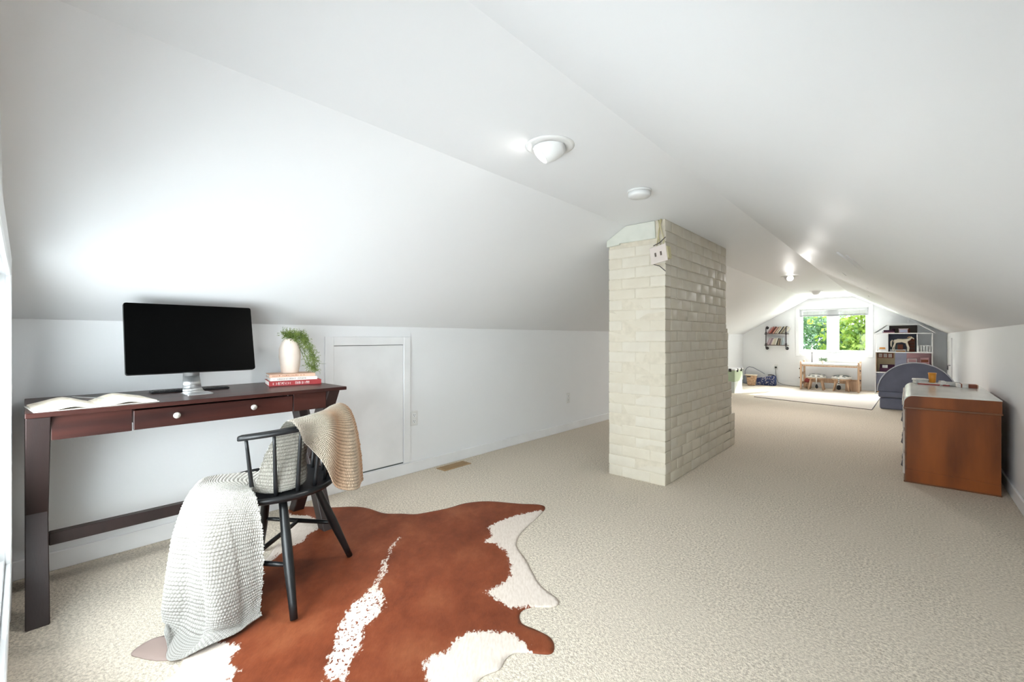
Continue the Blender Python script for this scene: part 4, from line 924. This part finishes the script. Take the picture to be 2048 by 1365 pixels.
cols = [('pale pink', 'c9a9ab'), ('dusty rose', 'b98a88'), ('brick red', 'a5503f'), ('dark maroon', '5a2320'), ('salmon', 'cf9a86'), ('grey-brown', '7d6b62'), ('pale tan', 'c6b49c'), ('white', 'e6e2d6'), ('dark grey', '4d4a45'), ('beige', 'c2b8a0'), ('taupe', '8c8272'), ('light grey', 'bdbcb2'), ('ivory', 'ded9c8')]
cols2 = [('mauve', 'b39aa2'), ('pale mauve', 'c4b0b5'), ('plum grey', '8b7580'), ('pink-white', 'd8c9c6'), ('cream', 'ddd5c2'), ('pale beige', 'cfc6b4'), ('off-white', 'e2ddd2'), ('black', '2c2825'), ('tan', 'a99b84'), ('brown', '6b5a4b'), ('silver', 'b9bbb9'), ('pale blue', 'b4c0c6')]
ordn = ['first', 'second', 'third', 'fourth', 'fifth', 'sixth', 'seventh', 'eighth', 'ninth', 'tenth', 'eleventh', 'twelfth', 'thirteenth']
for row, (cl, zb, lean, hh) in enumerate(((cols, .83 + .339, 33, .165), (cols2, .83 + .082, 22, .150))):
    nb = len(cl); x = -2.215 - .175
    for k, (cn, hx_) in enumerate(cl):
        T_ = rnd.uniform(.017, .024); H_ = hh * rnd.uniform(.88, 1.12); dpt = rnd.uniform(.08, .105); le = math.radians(lean - (k * .9 if row else 0))
        if row and k > 7: le = math.radians(6)
        t = tagp(bpy.data.objects.new('leaning_book', None), f'{cn} book leaning on the {"lower" if row else "upper"} pipe shelf, {ordn[k]} from the left', 'book', 'books on the pipe wall shelf'); C.objects.link(t)
        t.location = (x, YF - .125, zb + .001); t.rotation_euler = (0, le, 0)
        mm = mat('cover_' + cn.replace(' ', '_') + '_book', hx(hx_), .6)
        obj('cover', box(box(box(B(), -T_, -T_ + .002, 0, dpt, 0, H_), -.002, 0, 0, dpt, 0, H_), -T_, 0, -.001, .002, 0, H_), mm, t)
        obj('page_block', box(B(), -T_ + .002, -.002, .002, dpt - .003, .003, H_ - .003), M['paper'], t)
        x += T_ / math.cos(le) + .0015 + (.003 if not row else .004)
# power cord + plug
cd = thing('power_cord', 'grey power cord hanging from the far wall outlet and trailing to the table', 'cord', (-2.24, YF - .01, .40))
obj('plug', box(B(), -.018, .018, -.03, .004, -.018, .018, .004), M['dark'], cd)
obj('cable', tube(B(), [(0, -.025, -.015), (0, -.03, -.12), (.02, -.03, -.26), (.05, -.035, -.34), (.15, -.05, -.375), (.28, -.06, -.39), (.42, -.10, -.393), (.55, -.12, -.393)], .005, 8), M['cable'], cd, True)
outlet((-2.24, YF, .41), 0, 'white wall outlet with a plug in it on the far wall')

# bags by the far left corner
bg_ = thing('spotted_bag', 'navy fabric bag with white spots slumped on the far floor', 'bag', (-2.38, 11.26, 0), -.12)
b = box(B(), -.26, .19, -.08, .08, 0, .23, .04, seg=3)
for v in b.verts:
    if v.co.x < -.1: v.co.z *= .45 + .55 * max(0, (v.co.x + .28) / .18)
    v.co.y *= 1 - .35 * v.co.z / .23
    v.co += Vector((rnd.uniform(-.006, .006), rnd.uniform(-.006, .006), 0))
body_b = obj('body', b, M['navy'], bg_, True)
sp_ = B(); r = random.Random(5)
for k in range(90):
    x = r.uniform(-.09, .18); z_ = r.uniform(.02, .21); s_ = r.uniform(.003, .0075)
    lathe(sp_, [(s_, -.0), (s_, .004), (.0005, .005)], 6, Matrix.Translation((x, -.081 * (1 - .35 * z_ / .23) - .001, z_)) @ Matrix.Rotation(PI / 2 - .12, 4, 'X'))
for k in range(24):
    x = r.uniform(-.22, -.09); z_ = r.uniform(.02, .08); s_ = r.uniform(.003, .006); lathe(sp_, [(s_, 0), (s_, .004), (.0005, .005)], 6, Matrix.Translation((x, -.08, z_)) @ Matrix.Rotation(PI / 2, 4, 'X'))
tagp(obj('white_spots', sp_, M['paper_w'], bg_), kind='stuff')
obj('zip_top', tube(B(), [(.03, -.0, .232), (.08, -.005, .24), (.14, 0, .235), (.17, 0, .22)], .012, 8), M['iron'], bg_, True)
t = thing('straw_bag', 'small tan straw bag with an arched handle in the far left corner', 'bag', (-2.63, 10.98, 0), .1)
b = box(B(), -.09, .11, -.06, .06, 0, .24, .03, seg=3)
for v in b.verts: v.co.x *= .75 + .35 * v.co.z / .24
obj('body', b, M['straw'], t, True); obj('rim', box(B(), -.125, .125, -.065, .065, .225, .25, .01), M['paper'], t)
obj('clasp', box(B(), -.07, .0, -.072, -.064, .19, .215, .003), M['dark'], t)
t = thing('grey_hoop_bag', 'pale grey soft bag with a tall looped strap behind the straw bag', 'bag', (-2.76, 11.36, 0), 0)
b = box(B(), -.12, .12, -.06, .05, 0, .20, .04, seg=3); obj('body', b, M['greybag'], t, True)
obj('strap', tube(B(), [(-.09, 0, .18), (-.09, 0, .30), (-.05, 0, .37), (.0, 0, .40), (.08, 0, .385), (.2, .0, .32), (.32, .0, .25)], .009, 8), M['greybag'], t, True)
gb = thing('storage_bin', 'pale green lidded storage bin standing beyond the chimney', 'bin', (-2.675, 9.475, 0), 0)
obj('lid', box(B(), -.2, .2, -.28, .28, .40, .425, .008), M['trim'], gb); obj('body', box(B(), -.185, .185, -.265, .265, .20, .405, .006), M['green'], gb); obj('base_tub', box(B(), -.18, .18, -.26, .26, 0, .20, .006), mat('translucent_pale_plastic', hx('dfe6e0'), .35), gb)
for x in (-.12, .08): obj('latch', box(B(), x, x + .045, -.29, -.262, .375, .43, .004), M['dark'], gb)
for y in (-.14, .12): obj('latch', box(B(), .183, .205, y, y + .045, .37, .428, .004), M['dark'], gb)

# ------------------------------------------------------------ outdoors
struct('ground', box(B(), -40, 40, 11.9, 90, -3.6, -3.5), M['lawn'])
gb.scale = (1, 1, 1.1)
def tree(label, cx, cy, cz, rx, ry, rz_, nleaf, m_, seed, s0):
    t = thing('leafy_tree', label, 'tree', (cx, cy, -3.5), 0, 'trees outside the far window')
    obj('trunk', tube(B(), [(0, 0, 0), (.1, 0, 1.5), (0, .1, cz + 3.0)], [.22, .16, .07], 10), M['bark'], t, True)
    rg_ = np.random.default_rng(seed); cl_ = rg_.normal(0, 1, (90, 3)); cl_ /= np.linalg.norm(cl_, axis=1, keepdims=True); cl_ *= rg_.uniform(.55, 1, (90, 1)) ** .5
    k_ = rg_.integers(0, 90, nleaf); P_c = cl_[k_] * .85 + rg_.normal(0, .13, (nleaf, 3)); P_c = P_c * np.array((rx, ry, rz_)) + np.array((0, 0, cz + 3.5))
    a_ = rg_.normal(0, 1, (nleaf, 3)); a_ /= np.linalg.norm(a_, axis=1, keepdims=True); b_ = np.cross(a_, rg_.normal(0, 1, (nleaf, 3))); b_ /= np.linalg.norm(b_, axis=1, keepdims=True)
    s_ = rg_.uniform(.6, 1.3, (nleaf, 1)) * s0
    V_ = np.stack([P_c - a_ * s_, P_c - b_ * s_ * .5, P_c + a_ * s_, P_c + b_ * s_ * .5], 1).reshape(-1, 3)
    me = bpy.data.meshes.new('foliage'); me.from_pydata(V_.tolist(), [], np.arange(nleaf * 4).reshape(-1, 4).tolist())
    tagp(obj('foliage', me, m_, t), kind='stuff')
tree('bright yellow-green tree outside the right pane of the far window', 1.0, 17.5, 1.0, 3.2, 1.6, 2.8, 26000, M['tree_a'], 1, .085)
tree('haze-tinted green tree outside the left pane of the far window', -3.4, 19.6, .3, 2.8, 1.8, 2.2, 18000, M['tree_b'], 2, .085)
